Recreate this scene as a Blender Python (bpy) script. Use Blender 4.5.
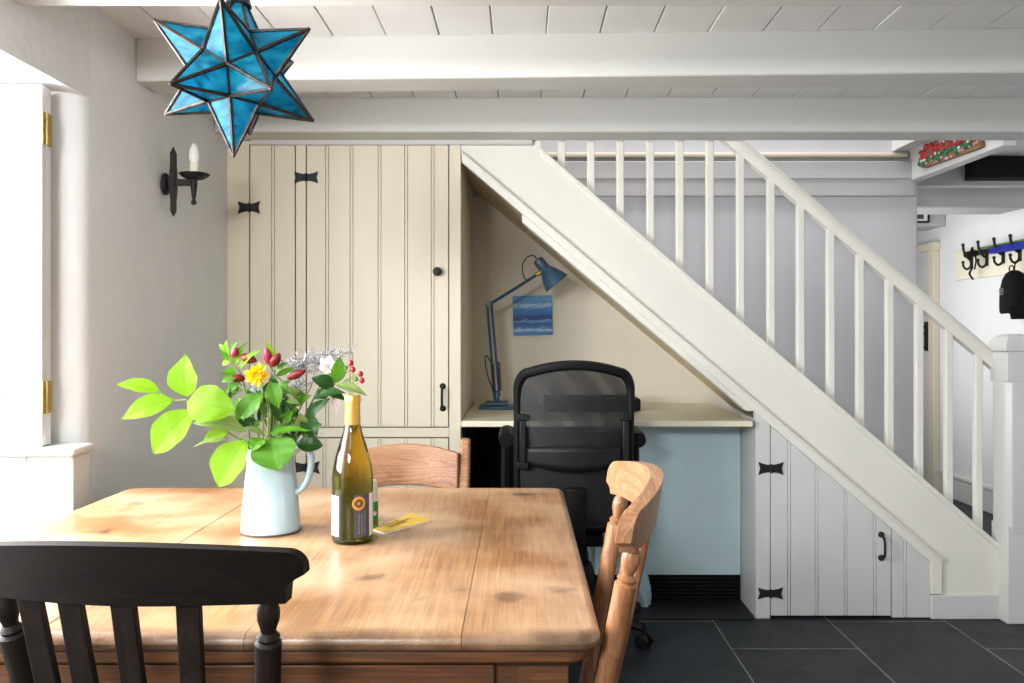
import bpy, bmesh, math, random
from mathutils import Vector, Matrix, Quaternion
from math import pi, sin, cos, radians as R

for o in list(bpy.data.objects):
    bpy.data.objects.remove(o)
SC = bpy.context.scene
COL = SC.collection
random.seed(7)

# ------------------------------------------------------------------ camera
F, CX, CY, CAMZ = 850.0, 521.0, 331.0, 1.2
cam_data = bpy.data.cameras.new('camera')
cam_data.sensor_width = 36
cam_data.lens = 36 * F / 1024
cam_data.shift_x = -(CX - 512) / 1024
cam_data.shift_y = -(341.5 - CY) / 1024
cam_data.clip_start = 0.05
cam = bpy.data.objects.new('camera', cam_data)
COL.objects.link(cam)
cam.location = (0, 0, CAMZ)
cam.rotation_euler = (R(90), 0, 0)
SC.camera = cam

# ------------------------------------------------------------------ world, daylight, exposure
w = bpy.data.worlds.new('world')
SC.world = w
w.use_nodes = True
w.node_tree.nodes['Background'].inputs[0].default_value = (0.97, 0.985, 1.0, 1)
w.node_tree.nodes['Background'].inputs[1].default_value = 0.33


def area(name, loc, rot, sx, sy, power, col=(1, 1, 1)):
    d = bpy.data.lights.new(name, 'AREA')
    d.shape = 'RECTANGLE'
    d.size, d.size_y, d.energy, d.color = sx, sy, power, col
    o = bpy.data.objects.new(name, d)
    COL.objects.link(o)
    o.location, o.rotation_euler = loc, rot
    return o


# daylight through the window in the left wall; hall light added from its unseen side
area('window_daylight', (-1.70, 1.50, 1.42), (0, R(-66), 0), 0.95, 1.45, 95, (0.97, 0.99, 1.0))
area('rear_fill', (-1.20, -0.75, 1.83), (0, R(-90), R(72)), 0.28, 1.1, 82, (0.97, 0.99, 1.0))  # unseen fill light added behind the camera; no window stands here
area('landing_daylight', (0.9, 3.98, 3.3), (0, 0, 0), 2.2, 0.7, 27, (0.99, 0.99, 1.0))
area('hall_daylight', (2.08, 5.5, 1.35), (0, R(-90), 0), 1.2, 1.3, 10, (1.0, 1.0, 1.0))
SC.view_settings.view_transform = 'Standard'
SC.view_settings.look = 'None'
SC.view_settings.gamma = 1
SC.view_settings.use_curve_mapping = False
SC.view_settings.exposure = 0.4


# ------------------------------------------------------------------ helpers
def at(px, py, d):
    """world point seen at a photo pixel, at depth d"""
    return Vector(((px - CX) * d / F, d, CAMZ + (CY - py) * d / F))


def lin(c):
    return tuple(((v / 255) / 12.92 if v / 255 <= 0.04045 else ((v / 255 + 0.055) / 1.055) ** 2.4) for v in c) + (1,)


class MB:
    """collects shapes, builds ONE mesh object"""

    def __init__(s):
        s.v, s.f = [], []

    def add(s, vs, fs):
        n = len(s.v)
        s.v += [Vector(v) for v in vs]
        s.f += [tuple(i + n for i in f) for f in fs]
        return s

    def box(s, x0, x1, y0, y1, z0, z1):
        return s.add([(x0, y0, z0), (x1, y0, z0), (x1, y1, z0), (x0, y1, z0), (x0, y0, z1), (x1, y0, z1), (x1, y1, z1), (x0, y1, z1)],
                     [(0, 3, 2, 1), (4, 5, 6, 7), (0, 1, 5, 4), (1, 2, 6, 5), (2, 3, 7, 6), (3, 0, 4, 7)])

    def prism(s, poly, a0, a1, axis='y'):
        """poly in the plane normal to axis: y -> (x,z), z -> (x,y), x -> (y,z)"""
        def p(q, a):
            return {'y': (q[0], a, q[1]), 'z': (q[0], q[1], a), 'x': (a, q[0], q[1])}[axis]
        n = len(poly)
        vs = [p(q, a0) for q in poly] + [p(q, a1) for q in poly]
        fs = [tuple(range(n)), tuple(range(2 * n - 1, n - 1, -1))] + [(i, i + n, (i + 1) % n + n, (i + 1) % n) for i in range(n)]
        return s.add(vs, fs)

    def tube(s, pts, r, n=10, cap=True, flat=1.0, closed=False):
        pts = [Vector(p) for p in pts]
        m = len(pts)
        rs = list(r) if hasattr(r, '__len__') else [r] * m
        tang = []
        for i in range(m):
            if closed:
                t = pts[(i + 1) % m] - pts[i - 1]
            else:
                t = pts[min(i + 1, m - 1)] - pts[max(i - 1, 0)]
            tang.append(t.normalized() if t.length > 1e-9 else Vector((0, 0, 1)))
        u = tang[0].orthogonal().normalized()
        if abs(tang[0].z) < 0.9:
            u = (Vector((0, 0, 1)) - tang[0] * tang[0].z).normalized()
        vs = []
        for i in range(m):
            u = (u - tang[i] * u.dot(tang[i])).normalized()
            b = tang[i].cross(u)
            for k in range(n):
                a = 2 * pi * k / n
                vs.append(pts[i] + u * cos(a) * rs[i] + b * sin(a) * rs[i] * flat)
        fs = []
        for i in range(m if closed else m - 1):
            j = (i + 1) % m
            for k in range(n):
                fs.append((i * n + k, i * n + (k + 1) % n, j * n + (k + 1) % n, j * n + k))
        if cap and not closed:
            fs += [tuple(range(n - 1, -1, -1)), tuple(range((m - 1) * n, m * n))]
        return s.add(vs, fs)

    def lathe(s, prof, o=(0, 0, 0), axis=(0, 0, 1), n=24):
        """prof: (radius, height) along axis from o"""
        ax = Vector(axis).normalized()
        u = Vector((1, 0, 0)) if abs(ax.x) < 0.9 else Vector((0, 1, 0))
        u = (u - ax * u.dot(ax)).normalized()
        b = ax.cross(u)
        o = Vector(o)
        vs, fs = [], []
        m = len(prof)
        for r, h in prof:
            for k in range(n):
                a = 2 * pi * k / n
                vs.append(o + ax * h + (u * cos(a) + b * sin(a)) * max(r, 1e-5))
        for i in range(m - 1):
            for k in range(n):
                fs.append((i * n + k, i * n + (k + 1) % n, (i + 1) * n + (k + 1) % n, (i + 1) * n + k))
        fs += [tuple(range(n - 1, -1, -1)), tuple(range((m - 1) * n, m * n))]
        return s.add(vs, fs)

    def ball(s, c, r, n=12, sc=(1, 1, 1)):
        c = Vector(c)
        k0 = len(s.v)
        s.lathe([(r * sin(pi * i / 8), -r * cos(pi * i / 8)) for i in range(9)], (0, 0, 0), (0, 0, 1), n)
        for i in range(k0, len(s.v)):
            v = s.v[i]
            s.v[i] = c + Vector((v.x * sc[0], v.y * sc[1], v.z * sc[2]))
        return s

    def grid(s, fn, nu, nv):
        vs = [fn(i / nu, j / nv) for i in range(nu + 1) for j in range(nv + 1)]
        fs = [(i * (nv + 1) + j, (i + 1) * (nv + 1) + j, (i + 1) * (nv + 1) + j + 1, i * (nv + 1) + j + 1) for i in range(nu) for j in range(nv)]
        return s.add(vs, fs)

    def leaf(s, base, tip, wid, n=(0, -1, 0.3), fold=0.25, arch=0.12, nu=14, nv=8, wide=0.42, twist=0.0):
        base, tip, n = Vector(base), Vector(tip), Vector(n).normalized()
        d = tip - base
        L = d.length
        d.normalize()
        side = d.cross(n).normalized()
        nn = side.cross(d).normalized()
        p = 0.85
        p2 = p * (1 - wide) / wide
        nrm = wide ** p * (1 - wide) ** p2

        def fn(a, b):
            q = (b - 0.5) * 2
            ww = wid / 2 * (a ** p * (1 - a) ** p2 / nrm if 0 < a < 1 else 0.0)
            wav = 0.03 * wid * sin(a * 17 + q * 3)
            ang = twist * a
            sd = side * cos(ang) + nn * sin(ang)
            return base + d * L * a + sd * (q * ww) + nn * (arch * L * sin(pi * a) * 0.8 + fold * abs(q) * ww + wav * abs(q))
        return s.grid(fn, nu, nv)

    def move(s, M):
        s.v = [M @ v for v in s.v]
        return s

    def build(s, name, m, parent=None, bevel=0, smooth=35, world=False, seg=2, sub=0):
        off = Vector((0, 0, 0))
        if world and parent is not None:
            q = parent
            while q is not None:
                off += Vector(q.location)
                q = q.parent
        me = bpy.data.meshes.new(name)
        me.from_pydata([v - off for v in s.v], [], s.f)
        bm = bmesh.new()
        bm.from_mesh(me)
        bmesh.ops.recalc_face_normals(bm, faces=bm.faces)
        bm.to_mesh(me)
        bm.free()
        me.materials.append(m)
        if smooth:
            me.shade_smooth()
            me.set_sharp_from_angle(angle=R(smooth))
        o = bpy.data.objects.new(name, me)
        COL.objects.link(o)
        o.parent = parent
        if bevel:
            b = o.modifiers.new('bevel', 'BEVEL')
            b.width, b.segments, b.limit_method, b.angle_limit = bevel, seg, 'ANGLE', R(35)
        if sub:
            b = o.modifiers.new('sub', 'SUBSURF')
            b.levels = b.render_levels = sub
        return o


def thing(name, label, cat, loc=(0, 0, 0), rz=0, group=None):
    o = bpy.data.objects.new(name, None)
    COL.objects.link(o)
    o.empty_display_size = 0.05
    o.location, o.rotation_euler = loc, (0, 0, rz)
    return tag(o, label, cat, group)


def tag(o, label, cat, group=None):
    o['label'], o['category'] = label, cat
    if group:
        o['group'] = group
    return o


def struct(o):
    o['kind'] = 'structure'
    return o


def part_label(o, t):
    o['label'] = t
    return o


def spline(pts, n=8):
    pts = [Vector(p) for p in pts]
    out = []
    for i in range(len(pts) - 1):
        p0, p1, p2, p3 = pts[max(i - 1, 0)], pts[i], pts[i + 1], pts[min(i + 2, len(pts) - 1)]
        for k in range(n):
            t = k / n
            out.append(0.5 * ((2 * p1) + (p2 - p0) * t + (2 * p0 - 5 * p1 + 4 * p2 - p3) * t * t + (3 * p1 - p0 - 3 * p2 + p3) * t ** 3))
    out.append(pts[-1])
    return out


# ------------------------------------------------------------------ materials
def nodes(name):
    m = bpy.data.materials.new(name)
    m.use_nodes = True
    nt = m.node_tree
    return m, nt, nt.nodes['Principled BSDF'], nt.nodes['Material Output']


def N(nt, kind, **kw):
    n = nt.nodes.new(kind)
    for k, v in kw.items():
        setattr(n, k, v)
    return n


def mat(name, col, rough=0.5, var=0.04, scale=6.0, bump=0.0, bscale=40.0, metal=0.0, stretch=(1, 1, 1), spec=0.5, coat=0.0):
    m, nt, b, out = nodes(name)
    tc = N(nt, 'ShaderNodeTexCoord')
    mp = N(nt, 'ShaderNodeMapping')
    mp.inputs['Scale'].default_value = stretch
    nt.links.new(tc.outputs['Object'], mp.inputs[0])
    no = N(nt, 'ShaderNodeTexNoise')
    no.inputs['Scale'].default_value = scale
    no.inputs['Detail'].default_value = 5
    nt.links.new(mp.outputs[0], no.inputs['Vector'])
    cr = N(nt, 'ShaderNodeValToRGB')
    c = lin(col)
    cr.color_ramp.elements[0].color = tuple(max(0, v * (1 - var * 2)) for v in c[:3]) + (1,)
    cr.color_ramp.elements[1].color = tuple(min(1, v * (1 + var)) for v in c[:3]) + (1,)
    cr.color_ramp.elements[0].position, cr.color_ramp.elements[1].position = 0.3, 0.7
    nt.links.new(no.outputs['Fac'], cr.inputs[0])
    nt.links.new(cr.outputs[0], b.inputs['Base Color'])
    b.inputs['Roughness'].default_value = rough
    b.inputs['Metallic'].default_value = metal
    b.inputs['Specular IOR Level'].default_value = spec
    b.inputs['Coat Weight'].default_value = coat
    if bump:
        n2 = N(nt, 'ShaderNodeTexNoise')
        n2.inputs['Scale'].default_value = bscale
        n2.inputs['Detail'].default_value = 4
        nt.links.new(mp.outputs[0], n2.inputs['Vector'])
        bp = N(nt, 'ShaderNodeBump')
        bp.inputs['Strength'].default_value = bump
        bp.inputs['Distance'].default_value = 0.01
        nt.links.new(n2.outputs['Fac'], bp.inputs['Height'])
        nt.links.new(bp.outputs[0], b.inputs['Normal'])
    return m


def wood(name, dark, mid, light, axis='y', rough=0.45, rings=26.0, big=2.2, fine=70, wear=None, stain=0.0, coat=0.0, grain=0.5, spec=0.5, edge=None):
    """growth rings as contours of a stretched noise, fine pores along the grain, worn patches; each plank its own"""
    m, nt, b, out = nodes(name)
    L = nt.links.new
    tc = N(nt, 'ShaderNodeTexCoord')
    ge = N(nt, 'ShaderNodeNewGeometry')
    mu = N(nt, 'ShaderNodeMath', operation='MULTIPLY')
    mu.inputs[1].default_value = 17.3
    L(ge.outputs['Random Per Island'], mu.inputs[0])
    ad = N(nt, 'ShaderNodeVectorMath', operation='ADD')
    L(tc.outputs['Object'], ad.inputs[0])
    L(mu.outputs[0], ad.inputs[1])

    def stretched(k):
        mp = N(nt, 'ShaderNodeMapping')
        mp.inputs['Scale'].default_value = {'x': (k, 1, 1), 'y': (1, k, 1), 'z': (1, 1, k)}[axis]
        L(ad.outputs[0], mp.inputs[0])
        return mp.outputs[0]

    def noise(vec, scale, detail=3, dist=0.0):
        no = N(nt, 'ShaderNodeTexNoise')
        no.inputs['Scale'].default_value = scale
        no.inputs['Detail'].default_value = detail
        no.inputs['Distortion'].default_value = dist
        L(vec, no.inputs['Vector'])
        return no.outputs['Fac']

    def ramp(src, p0, c0, p1, c1):
        cr = N(nt, 'ShaderNodeValToRGB')
        cr.color_ramp.elements[0].position, cr.color_ramp.elements[0].color = p0, c0
        cr.color_ramp.elements[1].position, cr.color_ramp.elements[1].color = p1, c1
        L(src, cr.inputs[0])
        return cr.outputs[0]

    def mix(fac, a, c, mode='MIX'):
        x_ = N(nt, 'ShaderNodeMix', data_type='RGBA', blend_type=mode)
        for inp, v_ in ((0, fac), (6, a), (7, c)):
            if hasattr(v_, 'is_linked'):
                L(v_, x_.inputs[inp])
            else:
                x_.inputs[inp].default_value = v_
        return x_.outputs[2]
    base = ramp(noise(stretched(0.25), 3.0, 4, 0.4), 0.3, lin(mid), 0.7, lin(light))
    mul = N(nt, 'ShaderNodeMath', operation='MULTIPLY')
    mul.inputs[1].default_value = rings
    L(noise(stretched(0.07), big, 2, 0.3), mul.inputs[0])
    fr = N(nt, 'ShaderNodeMath', operation='FRACT')
    L(mul.outputs[0], fr.inputs[0])
    ring = ramp(fr.outputs[0], 0.25, (0, 0, 0, 1), 1.0, (grain, grain, grain, 1))
    col = mix(ring, base, lin(dark))
    pores = noise(stretched(0.022), fine * 4.5, 4)
    col = mix(ramp(pores, 0.40, (0.5, 0.5, 0.5, 1), 0.60, (0, 0, 0, 1)), col, lin(dark))
    if wear:
        col = mix(ramp(noise(tc.outputs['Object'], 4.0, 7), 0.40, (0, 0, 0, 1), 0.70, (0.7, 0.7, 0.7, 1)), col, lin(wear))
    if stain:
        col = mix(ramp(noise(tc.outputs['Object'], 9.0, 8), 0.62, (0, 0, 0, 1), 0.76, (stain, stain, stain, 1)), col, lin(tuple(v_ * 0.45 for v_ in dark)))
    if edge is not None:            # grime rubbed into the front edge
        sp = N(nt, 'ShaderNodeSeparateXYZ')
        L(tc.outputs['Object'], sp.inputs[0])
        mr = N(nt, 'ShaderNodeMapRange')
        mr.inputs['From Min'].default_value, mr.inputs['From Max'].default_value = edge, edge - 0.03
        L(sp.outputs[1], mr.inputs['Value'])
        mm = N(nt, 'ShaderNodeMath', operation='MULTIPLY')
        L(mr.outputs[0], mm.inputs[0])
        L(ramp(noise(tc.outputs['Object'], 7.0, 7), 0.35, (0.25, 0.25, 0.25, 1), 0.65, (0.85, 0.85, 0.85, 1)), mm.inputs[1])
        col = mix(mm.outputs[0], col, lin(tuple(v_ * 0.6 for v_ in dark)))
    L(col, b.inputs['Base Color'])
    b.inputs['Roughness'].default_value = rough
    b.inputs['Specular IOR Level'].default_value = spec
    b.inputs['Coat Weight'].default_value = coat
    b.inputs['Coat Roughness'].default_value = 0.25
    bp = N(nt, 'ShaderNodeBump')
    bp.inputs['Strength'].default_value = 0.12
    bp.inputs['Distance'].default_value = 0.003
    L(pores, bp.inputs['Height'])
    L(bp.outputs[0], b.inputs['Normal'])
    return m


def leafmat(name, col, trans=0.45, rough=0.4, vein=0.35):
    m, nt, b, out = nodes(name)
    L = nt.links.new
    tc = N(nt, 'ShaderNodeTexCoord')
    no = N(nt, 'ShaderNodeTexNoise')
    no.inputs['Scale'].default_value = 30
    L(tc.outputs['Object'], no.inputs['Vector'])
    cr = N(nt, 'ShaderNodeValToRGB')
    c = lin(col)
    cr.color_ramp.elements[0].color = tuple(v * 0.8 for v in c[:3]) + (1,)
    cr.color_ramp.elements[1].color = tuple(min(1, v * 1.12) for v in c[:3]) + (1,)
    L(no.outputs['Fac'], cr.inputs[0])
    at_ = N(nt, 'ShaderNodeAttribute', attribute_name='leaf_coord')
    sp = N(nt, 'ShaderNodeSeparateXYZ')
    L(at_.outputs['Vector'], sp.inputs[0])
    ab = N(nt, 'ShaderNodeMath', operation='ABSOLUTE')
    L(sp.outputs[1], ab.inputs[0])
    ma = N(nt, 'ShaderNodeMath', operation='MULTIPLY_ADD')     # side veins sweep forward
    ma.inputs[1].default_value = -0.28
    L(ab.outputs[0], ma.inputs[0])
    L(sp.outputs[0], ma.inputs[2])
    m6 = N(nt, 'ShaderNodeMath', operation='MULTIPLY')
    m6.inputs[1].default_value = 8
    L(ma.outputs[0], m6.inputs[0])
    fr = N(nt, 'ShaderNodeMath', operation='FRACT')
    L(m6.outputs[0], fr.inputs[0])
    r1 = N(nt, 'ShaderNodeValToRGB')
    r1.color_ramp.elements[0].position, r1.color_ramp.elements[0].color = 0.0, (0.5, 0.5, 0.5, 1)
    r1.color_ramp.elements[1].position, r1.color_ramp.elements[1].color = 0.16, (0, 0, 0, 1)
    L(fr.outputs[0], r1.inputs[0])
    r2 = N(nt, 'ShaderNodeValToRGB')
    r2.color_ramp.elements[0].position, r2.color_ramp.elements[0].color = 0.03, (1, 1, 1, 1)
    r2.color_ramp.elements[1].position, r2.color_ramp.elements[1].color = 0.10, (0, 0, 0, 1)
    L(ab.outputs[0], r2.inputs[0])
    mxv = N(nt, 'ShaderNodeMath', operation='MAXIMUM')
    L(r1.outputs[0], mxv.inputs[0])
    L(r2.outputs[0], mxv.inputs[1])
    mv = N(nt, 'ShaderNodeMath', operation='MULTIPLY')
    mv.inputs[1].default_value = vein
    L(mxv.outputs[0], mv.inputs[0])
    mc = N(nt, 'ShaderNodeMix', data_type='RGBA')
    L(mv.outputs[0], mc.inputs[0])
    L(cr.outputs[0], mc.inputs[6])
    mc.inputs[7].default_value = tuple(v * 0.5 for v in c[:3]) + (1,) if sum(c[:3]) > 0.5 else tuple(v * 1.8 for v in c[:3]) + (1,)
    L(mc.outputs[2], b.inputs['Base Color'])
    b.inputs['Roughness'].default_value = rough
    b.inputs['Specular IOR Level'].default_value = 0.3
    tr = N(nt, 'ShaderNodeBsdfTranslucent')
    L(mc.outputs[2], tr.inputs[0])
    mx = N(nt, 'ShaderNodeMixShader')
    mx.inputs[0].default_value = trans
    L(b.outputs[0], mx.inputs[1])
    L(tr.outputs[0], mx.inputs[2])
    L(mx.outputs[0], out.inputs[0])
    return m


def slate():
    m, nt, b, out = nodes('slate_tiles')
    tc = N(nt, 'ShaderNodeTexCoord')
    mp = N(nt, 'ShaderNodeMapping')
    mp.inputs['Rotation'].default_value = (0, 0, R(90))
    mp.inputs['Location'].default_value = (0.33, 0.645, 0)
    nt.links.new(tc.outputs['Object'], mp.inputs[0])
    br = N(nt, 'ShaderNodeTexBrick')
    br.offset, br.offset_frequency = 0.42, 2
    br.inputs['Scale'].default_value = 1
    br.inputs['Brick Width'].default_value = 0.72
    br.inputs['Row Height'].default_value = 0.48
    br.inputs['Mortar Size'].default_value = 0.0035
    br.inputs['Mortar Smooth'].default_value = 0.2
    br.inputs['Bias'].default_value = 0.0
    br.inputs['Color1'].default_value = lin((37, 42, 46))
    br.inputs['Color2'].default_value = lin((46, 51, 54))
    br.inputs['Mortar'].default_value = lin((128, 124, 116))
    nt.links.new(mp.outputs[0], br.inputs['Vector'])
    no = N(nt, 'ShaderNodeTexNoise')
    no.inputs['Scale'].default_value = 7
    no.inputs['Detail'].default_value = 8
    no.inputs['Roughness'].default_value = 0.7
    nt.links.new(tc.outputs['Object'], no.inputs['Vector'])
    cr = N(nt, 'ShaderNodeValToRGB')
    cr.color_ramp.elements[0].color = (0.45, 0.45, 0.45, 1)
    cr.color_ramp.elements[1].color = (1.5, 1.5, 1.5, 1)
    cr.color_ramp.elements[0].position, cr.color_ramp.elements[1].position = 0.3, 0.7
    nt.links.new(no.outputs['Fac'], cr.inputs[0])
    mx = N(nt, 'ShaderNodeMix', data_type='RGBA', blend_type='MULTIPLY')
    mx.inputs[0].default_value = 1
    nt.links.new(br.outputs['Color'], mx.inputs[6])
    nt.links.new(cr.outputs[0], mx.inputs[7])
    nt.links.new(mx.outputs[2], b.inputs['Base Color'])
    b.inputs['Roughness'].default_value = 0.5
    b.inputs['Specular IOR Level'].default_value = 0.3
    bp = N(nt, 'ShaderNodeBump')
    bp.inputs['Strength'].default_value = 0.35
    bp.inputs['Distance'].default_value = 0.01
    ad = N(nt, 'ShaderNodeMath', operation='SUBTRACT')
    nt.links.new(no.outputs['Fac'], ad.inputs[0])
    nt.links.new(br.outputs['Fac'], ad.inputs[1])
    nt.links.new(ad.outputs[0], bp.inputs['Height'])
    nt.links.new(bp.outputs[0], b.inputs['Normal'])
    return m


def seascape():
    """plain bands of sky, sea and surf in blues"""
    m, nt, b, out = nodes('sea_paint')
    tc = N(nt, 'ShaderNodeTexCoord')
    sp = N(nt, 'ShaderNodeSeparateXYZ')
    nt.links.new(tc.outputs['Generated'], sp.inputs[0])
    mp = N(nt, 'ShaderNodeMapping')
    mp.inputs['Scale'].default_value = (3, 1, 14)
    nt.links.new(tc.outputs['Generated'], mp.inputs[0])
    no = N(nt, 'ShaderNodeTexNoise')
    no.inputs['Scale'].default_value = 1.6
    no.inputs['Detail'].default_value = 6
    nt.links.new(mp.outputs[0], no.inputs['Vector'])
    ma = N(nt, 'ShaderNodeMath', operation='MULTIPLY_ADD')
    ma.inputs[1].default_value = 0.22
    nt.links.new(no.outputs['Fac'], ma.inputs[0])
    nt.links.new(sp.outputs[2], ma.inputs[2])
    cr = N(nt, 'ShaderNodeValToRGB')
    e = cr.color_ramp.elements
    e[0].position, e[0].color = 0.08, lin((60, 125, 195))
    e[1].position, e[1].color = 1.0, lin((96, 160, 212))
    for p, c in ((0.19, (70, 140, 205)), (0.24, (190, 215, 232)), (0.29, (50, 115, 185)), (0.40, (24, 84, 160)), (0.47, (110, 165, 210)), (0.50, (20, 72, 140)), (0.57, (14, 50, 108)),
                 (0.62, (26, 96, 172)), (0.76, (40, 128, 204)), (0.86, (170, 202, 224)), (0.93, (80, 150, 208))):
        k = e.new(p)
        k.color = lin(c)
    nt.links.new(ma.outputs[0], cr.inputs[0])
    nt.links.new(cr.outputs[0], b.inputs['Base Color'])
    b.inputs['Roughness'].default_value = 0.5
    return m


def meshfabric():
    m, nt, b, out = nodes('chair_mesh_fabric')
    b.inputs['Base Color'].default_value = lin((20, 20, 22))
    b.inputs['Roughness'].default_value = 0.6
    tr = N(nt, 'ShaderNodeBsdfTransparent')
    tc = N(nt, 'ShaderNodeTexCoord')
    wv = N(nt, 'ShaderNodeTexWave', wave_type='BANDS', bands_direction='DIAGONAL')
    wv.inputs['Scale'].default_value = 5
    wv.inputs['Distortion'].default_value = 5
    wv.inputs['Detail'].default_value = 2
    wv.inputs['Detail Scale'].default_value = 0.8
    nt.links.new(tc.outputs['Object'], wv.inputs['Vector'])
    mr = N(nt, 'ShaderNodeMapRange')
    mr.inputs['To Min'].default_value = 0.93
    mr.inputs['To Max'].default_value = 0.86
    nt.links.new(wv.outputs['Fac'], mr.inputs['Value'])
    mx = N(nt, 'ShaderNodeMixShader')
    nt.links.new(mr.outputs[0], mx.inputs[0])
    nt.links.new(tr.outputs[0], mx.inputs[1])
    nt.links.new(b.outputs[0], mx.inputs[2])
    nt.links.new(mx.outputs[0], out.inputs[0])
    return m


def starglass():
    m, nt, b, out = nodes('blue_stained_glass')
    tc = N(nt, 'ShaderNodeTexCoord')
    mp = N(nt, 'ShaderNodeMapping')
    mp.inputs['Scale'].default_value = (1, 1, 2.2)
    nt.links.new(tc.outputs['Object'], mp.inputs[0])
    no = N(nt, 'ShaderNodeTexNoise')
    no.inputs['Scale'].default_value = 14
    no.inputs['Detail'].default_value = 4
    no.inputs['Distortion'].default_value = 1.5
    nt.links.new(mp.outputs[0], no.inputs['Vector'])
    cr = N(nt, 'ShaderNodeValToRGB')
    cr.color_ramp.elements[0].position, cr.color_ramp.elements[0].color = 0.3, lin((0, 120, 156))
    cr.color_ramp.elements[1].position, cr.color_ramp.elements[1].color = 0.72, lin((70, 208, 236))
    nt.links.new(no.outputs['Fac'], cr.inputs[0])
    nt.links.new(cr.outputs[0], b.inputs['Base Color'])
    b.inputs['Roughness'].default_value = 0.2
    b.inputs['Specular IOR Level'].default_value = 0.3
    bp = N(nt, 'ShaderNodeBump')
    bp.inputs['Strength'].default_value = 0.25
    bp.inputs['Distance'].default_value = 0.01
    nt.links.new(no.outputs['Fac'], bp.inputs['Height'])
    nt.links.new(bp.outputs[0], b.inputs['Normal'])
    tr = N(nt, 'ShaderNodeBsdfTransparent')
    nt.links.new(cr.outputs[0], tr.inputs[0])
    tl = N(nt, 'ShaderNodeBsdfTranslucent')
    nt.links.new(cr.outputs[0], tl.inputs[0])
    m1 = N(nt, 'ShaderNodeMixShader')
    m1.inputs[0].default_value = 0.5
    nt.links.new(b.outputs[0], m1.inputs[1])
    nt.links.new(tl.outputs[0], m1.inputs[2])
    m2 = N(nt, 'ShaderNodeMixShader')
    m2.inputs[0].default_value = 0.45
    nt.links.new(m1.outputs[0], m2.inputs[1])
    nt.links.new(tr.outputs[0], m2.inputs[2])
    nt.links.new(m2.outputs[0], out.inputs[0])
    return m


def bottleglass():
    m, nt, b, out = nodes('olive_bottle_glass')
    tc = N(nt, 'ShaderNodeTexCoord')
    sp = N(nt, 'ShaderNodeSeparateXYZ')
    nt.links.new(tc.outputs['Object'], sp.inputs[0])
    cr = N(nt, 'ShaderNodeValToRGB')
    e = cr.color_ramp.elements
    e[0].position, e[0].color = 0.10, lin((84, 98, 14))
    e[1].position, e[1].color = 0.17, lin((172, 154, 28))
    nt.links.new(sp.outputs[2], cr.inputs[0])
    nt.links.new(cr.outputs[0], b.inputs['Base Color'])
    b.inputs['Transmission Weight'].default_value = 1
    b.inputs['Roughness'].default_value = 0.02
    b.inputs['IOR'].default_value = 1.42
    return m


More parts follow.
